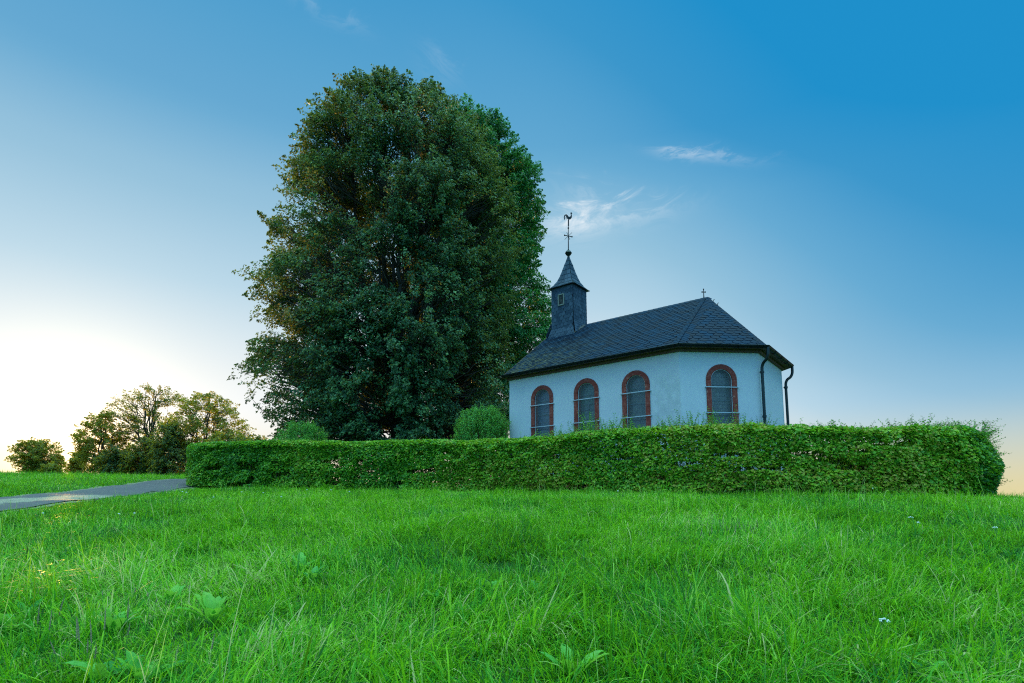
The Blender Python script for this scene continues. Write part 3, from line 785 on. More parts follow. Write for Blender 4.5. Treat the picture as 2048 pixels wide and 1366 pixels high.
# the cross stands turned on the rod: tilt it as photographed
cock_out = [(-.075, .02), (-.02, -.035), (.03, -.05), (.085, -.03), (.125, .02), (.135, .085), (.122, .14), (.128, .175), (.150, .185), (.130, .205), (.122, .235), (.098, .245), (.085, .222), (.078, .19), (.090, .165),
            (.092, .12), (.075, .075), (.04, .055), (.0, .07), (-.03, .12), (-.075, .155), (-.125, .145), (-.165, .105), (-.178, .04), (-.162, -.03), (-.150, -.085), (-.132, -.02), (-.140, .04), (-.128, .085), (-.10, .112),
            (-.072, .11), (-.095, .075), (-.108, .03), (-.098, -.02), (-.084, -.055), (-.080, -.01), (-.078, .03), (-.06, .065), (-.045, .05), (-.058, .03)]
bm = bmesh.new(); th = 0.012
tri = tessellate_polygon([[Vector((a, b, 0)) for a, b in cock_out]])
CK = Vector((TX + .02, MIDB, 10.47)); cdir = Vector((math.cos(R(38.38)), math.sin(R(38.38)), 0)); cn = Vector((-cdir.y, cdir.x, 0))
fr = [bm.verts.new(CK + cdir * a + Vector((0, 0, b)) + cn * th) for a, b in cock_out]; bk = [bm.verts.new(CK + cdir * a + Vector((0, 0, b)) - cn * th) for a, b in cock_out]
for t in tri: bm.faces.new([fr[k] for k in t]); bm.faces.new([bk[k] for k in t][::-1])
for k in range(len(fr)): bm.faces.new([fr[k], fr[(k + 1) % len(fr)], bk[(k + 1) % len(fr)], bk[k]])
beam(bm, CK + Vector((0, 0, -.12)), CK + Vector((0, 0, -.02)), .02, .02, Vector((1, 0, 0)))
bmobj('weathercock', bm, M_IRON, spire)
# small ridge cross over the choir
bm = bmesh.new(); rc = Vector((5.70, MIDB, RIDGE_H))
tube(bm, [rc, rc + Vector((0, 0, .12)), rc + Vector((0, 0, .30))], [.022, .014, .012], 8)
for a, b in (((-.035, -.03, .22), (.035, .03, .22)),): tube(bm, [rc + Vector(a), rc + Vector(b)], .014, 8)
for p in ((0, 0, .31), (-.038, -.033, .22), (.038, .033, .22)): tube(bm, [rc + Vector(p) - Vector((0, 0, .018)), rc + Vector(p) + Vector((0, 0, .018))], .02, 8)
bmobj('ridge_cross', bm, M_IRON, roof)
for i, t in ((2, .88), (2, .80), (1, .90)):
    bm = bmesh.new(); b = eave[i].lerp(APEX, t) + Vector((0, 0, .03)); tube(bm, [b, b + Vector((.02, .0, .07)), b + Vector((.05, .0, .075))], .010, 6)
    bmobj('roof_hook', bm, M_GUTTER, roof)

# ------------------------------------------------------------------ foliage helpers
def unit(v): return v / np.maximum(np.linalg.norm(v, axis=-1, keepdims=True), 1e-9)
def leaves(C, Nrm, Ax, L, Wd, fold=0.18):
    """one folded leaf (two triangles) at each point: C centre, Nrm face direction, Ax rough axis"""
    n = len(C); Nrm = unit(Nrm); Ax = unit(Ax - Nrm * (Ax * Nrm).sum(1, keepdims=True)); S = np.cross(Nrm, Ax)
    L = np.broadcast_to(L, n)[:, None]; Wd = np.broadcast_to(Wd, n)[:, None]
    a = C - Ax * L * .5; b = C + Ax * L * .5 - Nrm * L * .12; m = C - Ax * L * .06
    s1 = m + S * Wd * .5 + Nrm * Wd * fold; s2 = m - S * Wd * .5 + Nrm * Wd * fold
    V = np.stack([a, s1, b, s2], 1).reshape(-1, 3); i = np.arange(n)[:, None] * 4
    F = np.concatenate([i + np.array([[0, 1, 2]]), i + np.array([[0, 2, 3]])], 1).reshape(-1, 3)
    return V, F
def leaf_obj(name, C, Nrm, Ax, L, Wd, tint, mat, parent, fold=0.18):
    V, F = leaves(C, Nrm, Ax, L, Wd, fold)
    return link(name, fast_mesh(name, V, [F], {'tint': np.repeat(np.clip(tint, 0, 1), 2)}), mat, parent)
def tubes(name, paths, mat, parent, n=5):
    """many tapering branches as one mesh; paths: list of (points (k,3), radii (k,))"""
    Vs = []; Fs = []; off = 0
    for P, r in paths:
        P = np.asarray(P, float); r = np.asarray(r, float); k = len(P)
        T = unit(np.gradient(P, axis=0)); ref = np.array([0.31, 0.22, 0.05]) + (np.abs(T[:, 2:3]) < .6) * np.array([0, 0, 1.0])
        S = unit(np.cross(T, ref)); U = np.cross(T, S); a = np.arange(n) * 2 * np.pi / n
        V = P[:, None, :] + (S[:, None, :] * np.cos(a)[None, :, None] + U[:, None, :] * np.sin(a)[None, :, None]) * r[:, None, None]
        i, j = np.meshgrid(np.arange(k - 1), np.arange(n), indexing='ij'); q = off + i * n + j; q2 = off + i * n + (j + 1) % n
        Fs.append(np.stack([q, q2, q2 + n, q + n], -1).reshape(-1, 4)); Vs.append(V.reshape(-1, 3)); off += k * n
    return link(name, fast_mesh(name, np.concatenate(Vs), [np.concatenate(Fs)], smooth=True), mat, parent)
def curve(p0, p1, bend, k=6, wob=0.0):
    p0 = np.asarray(p0, float); p1 = np.asarray(p1, float); t = np.linspace(0, 1, k)[:, None]; c = (p0 + p1) / 2 + np.asarray(bend, float)
    P = (1 - t) ** 2 * p0 + 2 * t * (1 - t) * c + t ** 2 * p1
    if wob: P[1:-1] += rng.normal(0, wob, (k - 2, 3))
    return P

def broad_tree(name, label, base, env, depth, nclump, per, leafL, mat, group=None, trunk_r=0.45, limbs=9, clr=(0.62, 0.30), gap=0.36, seed=1,
               tint0=0.3, lean=(0, 0), gapscale=2.6, split=0.18, barkmat=None, tips=0.10, cat='tree', twigs=True, droop=0.5, upk=.75):
    """env: rows (z above base, reach to the left, reach to the right) measured from the photograph's outline of the crown"""
    g = np.random.default_rng(seed); E = np.array(env, float); H = E[:, 0].max(); base = np.asarray(base, float)
    root = empty(name, tuple(base)); tag(root, label, cat, group)
    def reach(z, az):
        l = np.interp(z, E[:, 0], E[:, 1]); r = np.interp(z, E[:, 0], E[:, 2]); c = np.cos(az)
        side = np.where(c < 0, l, r); mean = (l + r) / 2 * depth
        rr = np.sqrt((side * c) ** 2 + (mean * np.sin(az)) ** 2)
        return rr
    # shoots' positions: dense towards the surface, with hollows
    n = nclump * 3; z = g.uniform(E[:, 0].min(), H, n); az = g.uniform(0, 2 * np.pi, n); rr = reach(z, az)
    keep = g.uniform(0, 1, n) < np.clip(rr / rr.max(), .12, 1) ** .9; z, az, rr = z[keep], az[keep], rr[keep]
    lob = 0.84 + 0.30 * noise3(np.stack([np.cos(az) * 2.2, np.sin(az) * 2.2, z / H * 9], -1), seed)
    lob = np.where(z / H > .86, np.maximum(lob, .98), lob)
    u = 1 - np.abs(g.normal(0, .22, len(z))); u = np.where(g.uniform(0, 1, len(z)) < .25, g.uniform(.1, 1, len(z)), u); u = np.clip(u, .05, 1.0)
    tipm = g.uniform(0, 1, len(z)) < tips; u = np.where(tipm, g.uniform(.95, 1.10, len(z)), u)
    C = np.stack([np.cos(az) * rr * lob * u, np.sin(az) * rr * lob * u, z], 1)
    hol = noise3(C / gapscale, seed + 5); hol2 = noise3(C / (gapscale * .42), seed + 6); C = C[((hol > gap) & (hol2 > .34)) | (tipm & (hol > gap * .8))][:nclump]
    m = len(C)
    # leaves of each shoot: a flat drooping spray
    big, flat = clr; k = m * per; ci = np.repeat(np.arange(m), per); sz = g.uniform(.6, 1.25, m)[ci] * big
    outd = unit(np.stack([C[:, 0], C[:, 1], np.zeros(m)], 1) + 1e-6); rise = (C[:, 2] / H - .45) * upk + g.normal(0, .28, m)
    dirc = unit(outd + g.normal(0, .45, (m, 3)) * np.array([1, 1, .3]) + np.stack([np.zeros(m), np.zeros(m), rise], 1))[ci]; outd = outd[ci]
    sv = unit(np.cross(dirc, np.array([0, 0, 1.0]))); uv = np.cross(sv, dirc)
    t = g.uniform(-1, 1, k); wdt = np.sqrt(np.clip(1.05 - (t + .15) ** 2 * .8, .02, 1)); wdt = np.where(t > .2, wdt * (1.25 - t), wdt)
    th = g.uniform(0, 2 * np.pi, k); q = g.uniform(0, 1, k) ** .6
    off = dirc * (t * sz * 1.15)[:, None] + sv * (np.cos(th) * q * wdt * sz * .62)[:, None] + uv * (np.sin(th) * q * wdt * sz * flat * 1.6)[:, None]
    off[:, 2] -= droop * sz * (.55 * np.clip(t, 0, 1) ** 2 + .5 * (np.cos(th) * q) ** 2 * wdt)
    P = C[ci] + off
    Nn = g.normal(0, .5, (k, 3)) + np.array([0, 0, .85]) + outd * .6
    Ax = outd * .8 + g.normal(0, .6, (k, 3)) + np.array([0, 0, -.55])
    tint = tint0 + g.normal(0, .24, k) + (g.normal(0, .13, m))[ci] + .30 * (noise3(C / 3.0, seed + 9)[ci] - .5)
    P[:, 0] += lean[0] * P[:, 2] / H; P[:, 1] += lean[1] * P[:, 2] / H
    leaf_obj('crown', P, Nn, Ax, leafL * g.uniform(.65, 1.3, k), leafL * g.uniform(.6, 1.05, k) * .85, tint, mat, root)
    # trunk, limbs and branches reaching every shoot
    zt = H * split; paths = [(curve((0, 0, -.6), (0, 0, zt), (.08, 0, 0), 7, .02), np.linspace(trunk_r * 1.25, trunk_r * .85, 7))]
    L = []
    for j in range(limbs):
        a = 2 * np.pi * j / limbs + g.uniform(-.3, .3); zt2 = H * g.uniform(.55, .93) if j else H * .95
        fr = g.uniform(.15, .62) if j else .03; r_ = reach(zt2, a) * fr; e = np.array([math.cos(a) * r_, math.sin(a) * r_, zt2])
        Pc = curve((0, 0, zt * g.uniform(.55, .98)), e, (math.cos(a) * r_ * .35, math.sin(a) * r_ * .35, -H * .04), 14, .06)
        Pc[:, 0] += lean[0] * Pc[:, 2] / H; Pc[:, 1] += lean[1] * Pc[:, 2] / H
        L.append(Pc); paths.append((Pc, np.linspace(trunk_r * g.uniform(.38, .6), .03, 14)))
    A = np.concatenate(L); C2 = C.copy(); C2[:, 0] += lean[0] * C2[:, 2] / H; C2[:, 1] += lean[1] * C2[:, 2] / H
    bp = []
    if twigs:
        for c in C2:
            d = np.linalg.norm(A[:, :2] - c[:2], axis=1) + np.abs(A[:, 2] - (c[2] - .35 * np.hypot(c[0], c[1]))) * 1.1
            s = A[np.argmin(d)]; ln = np.linalg.norm(c - s)
            if ln > 2.6: s = c + (s - c) * g.uniform(.3, .75); ln = np.linalg.norm(c - s)
            bp.append((curve(s, c, tuple(g.normal(0, ln * .09, 3)), 6, .05 * ln ** .5), np.linspace(min(.06, .012 + ln * .010), .005, 6)))
    tr = tubes('trunk', paths, barkmat or M_BARK, root, 8)
    if bp: tubes('branches', bp, barkmat or M_BARK, tr, 4)
    return root, C2 + base

def px_env(rows, cx, Y, zb):
    """outline rows (pixel y, left x, right x) to (height, reach left, reach right) about the trunk at pixel cx"""
    X0 = at(cx, 900, Y)[0]; o = []
    for y, l, r in rows:
        o.append((at(l, y, Y)[2] - zb, X0 - at(l, y, Y)[0], at(r, y, Y)[0] - X0))
    o.sort(); return o, X0

# ------------------------------------------------------------------ the two lime trees
TY = 25.0; zb = gz(-5, TY)
rows = [(178, 760, 850), (186, 722, 868), (200, 698, 884), (218, 672, 905), (260, 655, 950), (300, 618, 990), (340, 604, 1000), (400, 598, 1008), (450, 562, 1012), (500, 568, 1015), (560, 570, 1018),
        (600, 535, 1018), (650, 556, 1018), (690, 545, 1018), (730, 520, 1018), (800, 552, 1018), (850, 566, 1018), (885, 580, 1010), (905, 640, 960)]
env, X0 = px_env(rows, 800, TY, zb)
broad_tree('lime_tree', 'huge dark green lime tree left of the chapel, orange sunlit leaves on its left side', (X0, TY, zb), env, .74, 5200, 66, .118, M_LIME, 'lime trees beside the chapel',
           .55, 12, (.42, .42), .465, seed=21, tint0=.44, gapscale=1.15, split=.14, tips=.07, droop=.35)
TY2 = 29.0; zb2 = gz(0, TY2)
rows = [(212, 905, 960), (240, 880, 995), (290, 860, 1030), (350, 850, 1062), (420, 850, 1078), (500, 850, 1074), (560, 850, 1088), (620, 850, 1100), (680, 850, 1100), (760, 860, 1085), (850, 880, 1060)]
env, X0 = px_env(rows, 960, TY2, zb2)
broad_tree('lime_tree', 'brighter green lime tree between the huge dark lime and the chapel turret', (X0, TY2, zb2), env, .85, 2500, 78, .125, M_LIME2, 'lime trees beside the chapel',
           .42, 9, (.42, .42), .40, seed=33, tint0=.42, gapscale=1.15, split=.16, tips=.07, droop=.35)

# ------------------------------------------------------------------ trees on the far side of the lane
def far(name, label, cx, Y, rows, **kw):
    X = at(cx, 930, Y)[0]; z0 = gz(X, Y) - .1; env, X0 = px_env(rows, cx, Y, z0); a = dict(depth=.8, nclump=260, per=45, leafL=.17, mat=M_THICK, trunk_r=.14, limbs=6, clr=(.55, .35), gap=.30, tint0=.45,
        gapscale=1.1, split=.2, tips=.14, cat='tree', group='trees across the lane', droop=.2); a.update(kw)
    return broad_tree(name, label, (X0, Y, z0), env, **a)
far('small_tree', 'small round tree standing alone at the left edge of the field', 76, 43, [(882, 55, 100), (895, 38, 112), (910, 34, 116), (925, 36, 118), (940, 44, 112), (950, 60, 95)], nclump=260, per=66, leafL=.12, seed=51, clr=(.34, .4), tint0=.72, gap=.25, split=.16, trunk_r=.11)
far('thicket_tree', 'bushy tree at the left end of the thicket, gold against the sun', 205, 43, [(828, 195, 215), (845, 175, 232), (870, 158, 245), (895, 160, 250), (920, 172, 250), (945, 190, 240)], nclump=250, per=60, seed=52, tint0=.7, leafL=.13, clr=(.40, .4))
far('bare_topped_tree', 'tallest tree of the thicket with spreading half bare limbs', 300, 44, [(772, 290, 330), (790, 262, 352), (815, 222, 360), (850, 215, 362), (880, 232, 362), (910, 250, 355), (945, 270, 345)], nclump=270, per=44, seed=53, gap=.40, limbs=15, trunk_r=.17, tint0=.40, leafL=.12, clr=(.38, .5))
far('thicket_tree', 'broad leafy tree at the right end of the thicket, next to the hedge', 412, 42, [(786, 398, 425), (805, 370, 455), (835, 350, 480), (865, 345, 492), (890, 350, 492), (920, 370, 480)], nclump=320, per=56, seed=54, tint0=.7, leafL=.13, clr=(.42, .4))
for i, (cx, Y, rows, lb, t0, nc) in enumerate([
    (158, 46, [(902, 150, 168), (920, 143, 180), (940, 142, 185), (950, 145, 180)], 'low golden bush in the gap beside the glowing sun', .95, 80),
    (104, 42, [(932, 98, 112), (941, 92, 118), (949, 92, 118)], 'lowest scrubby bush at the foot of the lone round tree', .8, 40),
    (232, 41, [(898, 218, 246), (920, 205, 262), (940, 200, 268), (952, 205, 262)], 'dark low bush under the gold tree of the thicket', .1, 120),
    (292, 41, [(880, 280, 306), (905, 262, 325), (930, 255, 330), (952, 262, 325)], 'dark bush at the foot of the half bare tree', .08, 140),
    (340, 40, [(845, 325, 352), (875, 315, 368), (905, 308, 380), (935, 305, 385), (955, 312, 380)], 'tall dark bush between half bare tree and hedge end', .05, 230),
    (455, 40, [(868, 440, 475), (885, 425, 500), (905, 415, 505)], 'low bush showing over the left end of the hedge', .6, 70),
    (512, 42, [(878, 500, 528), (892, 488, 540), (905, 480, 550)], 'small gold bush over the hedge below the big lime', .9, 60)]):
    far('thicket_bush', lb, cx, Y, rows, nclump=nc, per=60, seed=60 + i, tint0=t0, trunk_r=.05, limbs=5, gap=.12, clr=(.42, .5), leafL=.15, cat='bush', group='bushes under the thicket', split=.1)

# ------------------------------------------------------------------ shrubs behind the hedge
def shrub(label, cx, Y, rows, n, seed, t0):
    X = at(cx, 900, Y)[0]; z0 = gz(X, Y); env, X0 = px_env(rows, cx, Y, z0); g = np.random.default_rng(seed); E = np.array(env); H = E[:, 0].max()
    root = empty('garden_shrub', (X0, Y, z0)); tag(root, label, 'shrub', 'garden shrubs behind the hedge')
    P = []; Nn = []; Ax = []; T = []; paths = []
    for k in range(n):
        az = g.uniform(0, 2 * np.pi); z = g.uniform(.25 * H, H * .98); l, r = np.interp(z, E[:, 0], E[:, 1]), np.interp(z, E[:, 0], E[:, 2])
        rr = (l if math.cos(az) < 0 else r) * g.uniform(.55, 1.0); c = np.array([math.cos(az) * rr, math.sin(az) * rr, z])
        up = unit(np.array([math.cos(az) * .5, math.sin(az) * .5, 1.1]) + g.normal(0, .18, 3)); ln = g.uniform(.25, .5)
        m = int(ln / .022); t = np.linspace(0, 1, m)[:, None]; line = c + up * ln * (t - .6)
        a = g.uniform(0, 6.28) + np.arange(m) * 2.4; s = unit(np.cross(up, [0.3, 0.2, 1.0])); w = np.cross(up, s)
        rad_ = s * np.cos(a)[:, None] + w * np.sin(a)[:, None]
        P.append(line + rad_ * .028); Nn.append(up * .9 + rad_ * -.3 + g.normal(0, .3, (m, 3))); Ax.append(rad_ + up * .55); T.append(t[:, 0] * .35 + t0 + g.normal(0, .12, m) + g.normal(0, .08))
        paths.append((np.stack([line[0], line[-1]]), np.array([.005, .002])))
    for k in range(14):
        a = g.uniform(0, 6.28); paths.append((curve((0, 0, -.1), (math.cos(a) * .5, math.sin(a) * .5, H * .75), (0, 0, 0), 5, .03), np.linspace(.025, .006, 5)))
    leaf_obj('foliage', np.concatenate(P), np.concatenate(Nn), np.concatenate(Ax), .06, .034, np.concatenate(T), M_BUSH, root)
    tubes('stems', paths, M_TWIG, root, 4)
shrub('low domed yellow green shrub peeping over the left half of the hedge', 605, 19.5, [(848, 590, 622), (858, 572, 640), (872, 560, 652), (890, 555, 655), (930, 552, 660)], 700, 71, .45)
shrub('taller bright green shrub beside the far corner of the chapel', 965, 18.6, [(818, 945, 985), (832, 925, 1005), (850, 910, 1018), (870, 905, 1022), (900, 900, 1026), (950, 900, 1030)], 1100, 72, .30)

# ------------------------------------------------------------------ hedge
HP = [(-8.4, 24.5), (-9.6, 21.5), (-10.0, 18.6), (-9.3, 17.7), (-7.0, 16.95), (-3.1, 16.1), (1.2, 14.4), (4.1, 12.85), (6.5, 12.05), (8.5, 11.75), (9.55, 12.1), (10.15, 13.1), (10.7, 15.0), (11.2, 18), (10.6, 22)]
HC = spline(HP, 700); seg = np.r_[0, np.cumsum(np.linalg.norm(np.diff(HC, axis=0), axis=1))]; HLEN = seg[-1]
HT = unit(np.gradient(HC, axis=0)); HN = np.stack([HT[:, 1], -HT[:, 0]], 1)      # HN points towards the meadow
def hedge_at(s):
    x = np.interp(s, seg, HC[:, 0]); y = np.interp(s, seg, HC[:, 1]); nx = np.interp(s, seg, HN[:, 0]); ny = np.interp(s, seg, HN[:, 1]); return x, y, nx, ny
# top line of the hedge read along its front, as height above ground
hk_x = np.array([-10.5, -9, -6, -3, -1, 0.5, 2, 4, 6, 8, 9.5, 11]); hk_px = [(375, 888), (450, 885), (650, 883), (815, 882), (950, 884), (1060, 878), (1180, 866), (1340, 856), (1540, 852), (1720, 860), (1860, 858), (1930, 868)]
hk_h = []
for px_, py_ in hk_px:
    # where the sight line to that pixel column meets the hedge line
    best = min(range(120, 620), key=lambda i: abs(HC[i, 0] / HC[i, 1] - (px_ - 1024) / 1139)); X, Y = HC[best]; Yt = Y + .1
    hk_h.append((seg[best], at(px_, py_, Yt)[2] - gz(X, Y)))
hk_h = np.array(hk_h)
def hedge_h(s): return np.interp(s, hk_h[:, 0], hk_h[:, 1])
hedge = empty('hedge', (0, 13.5, gz(0, 13.5))); tag(hedge, 'long clipped deciduous hedge running across the meadow in front of the chapel', 'hedge')
ho = np.array(hedge.location)
def hedge_leaves():
    g = np.random.default_rng(5); D = .95      # full thickness
    Ps = []; Ns = []; Ts = []; Ls = []
    def add(n, kind):
        s = g.uniform(0, HLEN, n); x, y, nx, ny = hedge_at(s); h = hedge_h(s); z0 = ground_z(x, y)
        if kind == 'face':
            t = g.uniform(.03, 1, n); side = np.where(g.uniform(0, 1, n) < .78, 1.0, -1.0)
            bul = .14 * (noise3(np.stack([s * 1.1, t * 1.6, side], -1), 4) - .5) + .16 * (noise3(np.stack([s * 3.4, t * 5, side], -1), 6) - .5)
            d = side * (D / 2 + bul - np.abs(g.normal(0, .105, n)) - .16 * np.clip((t - .86) / .14, 0, 1) ** 2)
            ende = np.clip((x - 8.6) / 1.2, 0, 1) * (side > 0); d = d + ende * (.20 * np.sin(np.pi * np.clip(t * .9 + .05, 0, 1)) - .30 * t ** 3)
            o = np.stack([nx * side, ny * side, np.zeros(n)], 1); N = o * .75 + np.array([0, 0, .9]) + g.normal(0, .55, (n, 3))
        elif kind == 'top':
            d = g.uniform(-D / 2, D / 2, n); t = 1 - np.abs(g.normal(0, .03, n)) - .10 * (np.abs(d) / (D / 2)) ** 4 - .16 * np.clip((x - 8.6) / 1.2, 0, 1) * np.clip(d / (D / 2) + .2, 0, 1.2) + .05 * (noise3(np.stack([s * 1.5, d * 2, d * 0], -1), 7) - .5)
            N = np.array([0, 0, 1.0]) + g.normal(0, .4, (n, 3))
        else:
            t = g.uniform(.04, .98, n); d = g.uniform(-D / 2, D / 2, n) * .8; N = np.array([0, 0, .8]) + g.normal(0, .6, (n, 3))
        P = np.stack([x + nx * d, y + ny * d, z0 + t * h], 1)
        # small hollows where light shows through
        hol = noise3(P * np.array([2.6, 2.6, 2.8]), 12)
        front = s / HLEN
        thin = .0 + .12 * np.exp(-((P[:, 0] - 4.2) / 3.4) ** 2) + .13 * np.exp(-((P[:, 0] - 1) / .7) ** 2)
        mid = np.exp(-((t - .52) / .30) ** 2)
        keep = hol > thin * mid if kind != 'top' else np.ones(n, bool)
        if kind == 'face':
            keep &= (x > 8.3) | (x < -9.3) | (noise3(np.stack([s * 2.6, P[:, 2] * 6.5, s * 0 + side], -1), 26) > .175 + .10 * (noise3(np.stack([s * .8, t * 1.5, s * 0], -1), 27) - .5))
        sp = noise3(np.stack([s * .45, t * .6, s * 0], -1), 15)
        tn = .57 + .70 * (sp - .5) + g.normal(0, .21, n) + .14 * np.exp(-((P[:, 0] - 8.0) / 1.3) ** 2) - .25 * (P[:, 0] > 9.3) + .12 * (t > .9)  # top lighter and turned right end darker: light and shade put into tint
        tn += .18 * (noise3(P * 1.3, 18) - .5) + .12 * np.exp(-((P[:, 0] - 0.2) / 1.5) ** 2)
        Ps.append(P[keep]); Ns.append(N[keep]); Ts.append(tn[keep]); Ls.append(g.uniform(.055, .105, n)[keep])
    add(170000, 'face'); add(42000, 'top'); add(46000, 'in')
    # unclipped shoots standing out of the top, mostly along the right half, and out of the near right end
    paths = []
    def shoot(base, dirn, ln):
        m = max(3, int(ln / .028)); tt = np.linspace(0, 1, m)[:, None]; bend = g.normal(0, .12, 3) * ln; bend[2] = -abs(bend[2]) * .5
        line = base + dirn * ln * tt + bend * tt ** 2; a = np.arange(m) % 2 * 2 - 1; s_ = unit(np.cross(dirn, g.normal(0, 1, 3)))
        Ps.append(line + (s_ * a[:, None]) * .022); Ns.append(np.array([0, 0, .8]) + g.normal(0, .45, (m, 3))); Ts.append(np.full(m, g.uniform(.15, .6)) + g.normal(0, .08, m)); Ls.append(np.linspace(.065, .035, m))
        paths.append((line[[0, m // 2, -1]], np.array([.004, .003, .0015])))
    for k in range(2100):
        s = g.uniform(0, HLEN); x, y, nx, ny = [float(v) for v in hedge_at(s)]; d = g.uniform(-.45, .42)
        cl = float(noise2(np.array([s * 1.3]), np.array([2.0]), 22)[0]); f = 1.25 if x > 0.3 else .4
        if x > 8.8: f = 1.7
        ln = (.06 + .72 * max(0, cl - .35) * g.uniform(.2, 1) ** 1.2) * f + .03
        if g.uniform() < .03 * f: ln += .14
        b = np.array([x + nx * d, y + ny * d, gz(x, y) + float(hedge_h(s)) - .07])
        shoot(b, unit(np.array([g.normal(0, .3), g.normal(0, .3), 1.0])), ln)
    for k in range(620):
        s = np.interp(g.uniform(9.2, 10.6), HC[400:560, 0], seg[400:560]) + g.uniform(-.1, 1.5); x, y, nx, ny = [float(v) for v in hedge_at(s)]
        b = np.array([x + nx * .45, y + ny * .45, gz(x, y) + g.uniform(.15, 1.0) * float(hedge_h(s))])
        shoot(b, unit(np.array([nx, ny, g.uniform(.1, .9)]) + g.normal(0, .2, 3)), g.uniform(.1, .38))
    P = np.concatenate(Ps) - ho; N = np.concatenate(Ns); T_ = np.concatenate(Ts); L = np.concatenate(Ls); Ax = g.normal(0, 1, P.shape) * np.array([1, 1, .45])
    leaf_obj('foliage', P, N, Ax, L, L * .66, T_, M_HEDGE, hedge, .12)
    for k in range(900):
        s = g.uniform(0, HLEN); x, y, nx, ny = [float(v) for v in hedge_at(s)]; z0 = gz(x, y); h = float(hedge_h(s)); d = g.uniform(-.22, .22); d2 = d + g.uniform(-.28, .28)
        a = np.array([x + nx * d, y + ny * d, z0 - .1]) - ho; b = np.array([x + nx * d2 + g.uniform(-.25, .25), y + ny * d2, z0 + h * g.uniform(.6, .95)]) - ho
        paths.append((curve(a, b, (0, 0, 0), 5, .03) + ho, np.linspace(g.uniform(.008, .022), .004, 5)))
    tubes('stems', [(p - ho, r) for p, r in paths], M_TWIG, hedge, 4)
hedge_leaves()

# ------------------------------------------------------------------ grass
def grass_field():
    g = np.random.default_rng(9); Vs = []; Fq = []; Ft = []; Tq = []; Tt = []; off = 0
    bands = [(1.5, 3.2, 3600, 4, 1.1), (3.2, 5.0, 2700, 3, 1.1), (5.0, 8.0, 1800, 3, 1.25), (8.0, 13.0, 1100, 2, 1.5), (13.0, 19.0, 560, 2, 1.9)]
    half = math.atan(1.10)
    for r0, r1, dens, nseg, wm in bands:
        area = half * (r1 ** 2 - r0 ** 2); n = int(area * dens)
        r = np.sqrt(g.uniform(r0 ** 2, r1 ** 2, n)); a = g.uniform(-half, half, n); X = r * np.sin(a); Y = r * np.cos(a)
        yield X, Y, nseg, wm, 1.0
    # tall tussocks: blades springing from one spot
    for r0, r1, nt, nb in ((1.7, 3.6, 150, 56), (3.6, 6.5, 320, 46), (6.5, 11, 460, 34)):
        r = np.sqrt(g.uniform(r0 ** 2, r1 ** 2, nt)); a = g.uniform(-half, half, nt); X = np.repeat(r * np.sin(a), nb); Y = np.repeat(r * np.cos(a), nb)
        X = X + g.normal(0, .045, len(X)); Y = Y + g.normal(0, .045, len(Y)); yield X, Y, 4, 1.351 if r1 < 8 else 1.701, 1.7
    n = 2600; r = np.sqrt(g.uniform(1.9 ** 2, 13 ** 2, n)); a = g.uniform(-half, half, n); yield r * np.sin(a), r * np.cos(a), 4, .62, 3.0
    n = 90000; Y = g.uniform(13, 46, n) ** 1.0; X = -Y * g.uniform(.55, 1.15, n); yield X, Y, 2, 2.6, 1.15
    n = 26000; X = g.uniform(9, 22, n); Y = g.uniform(10, 22, n); yield X, Y, 2, 1.6, 1.1
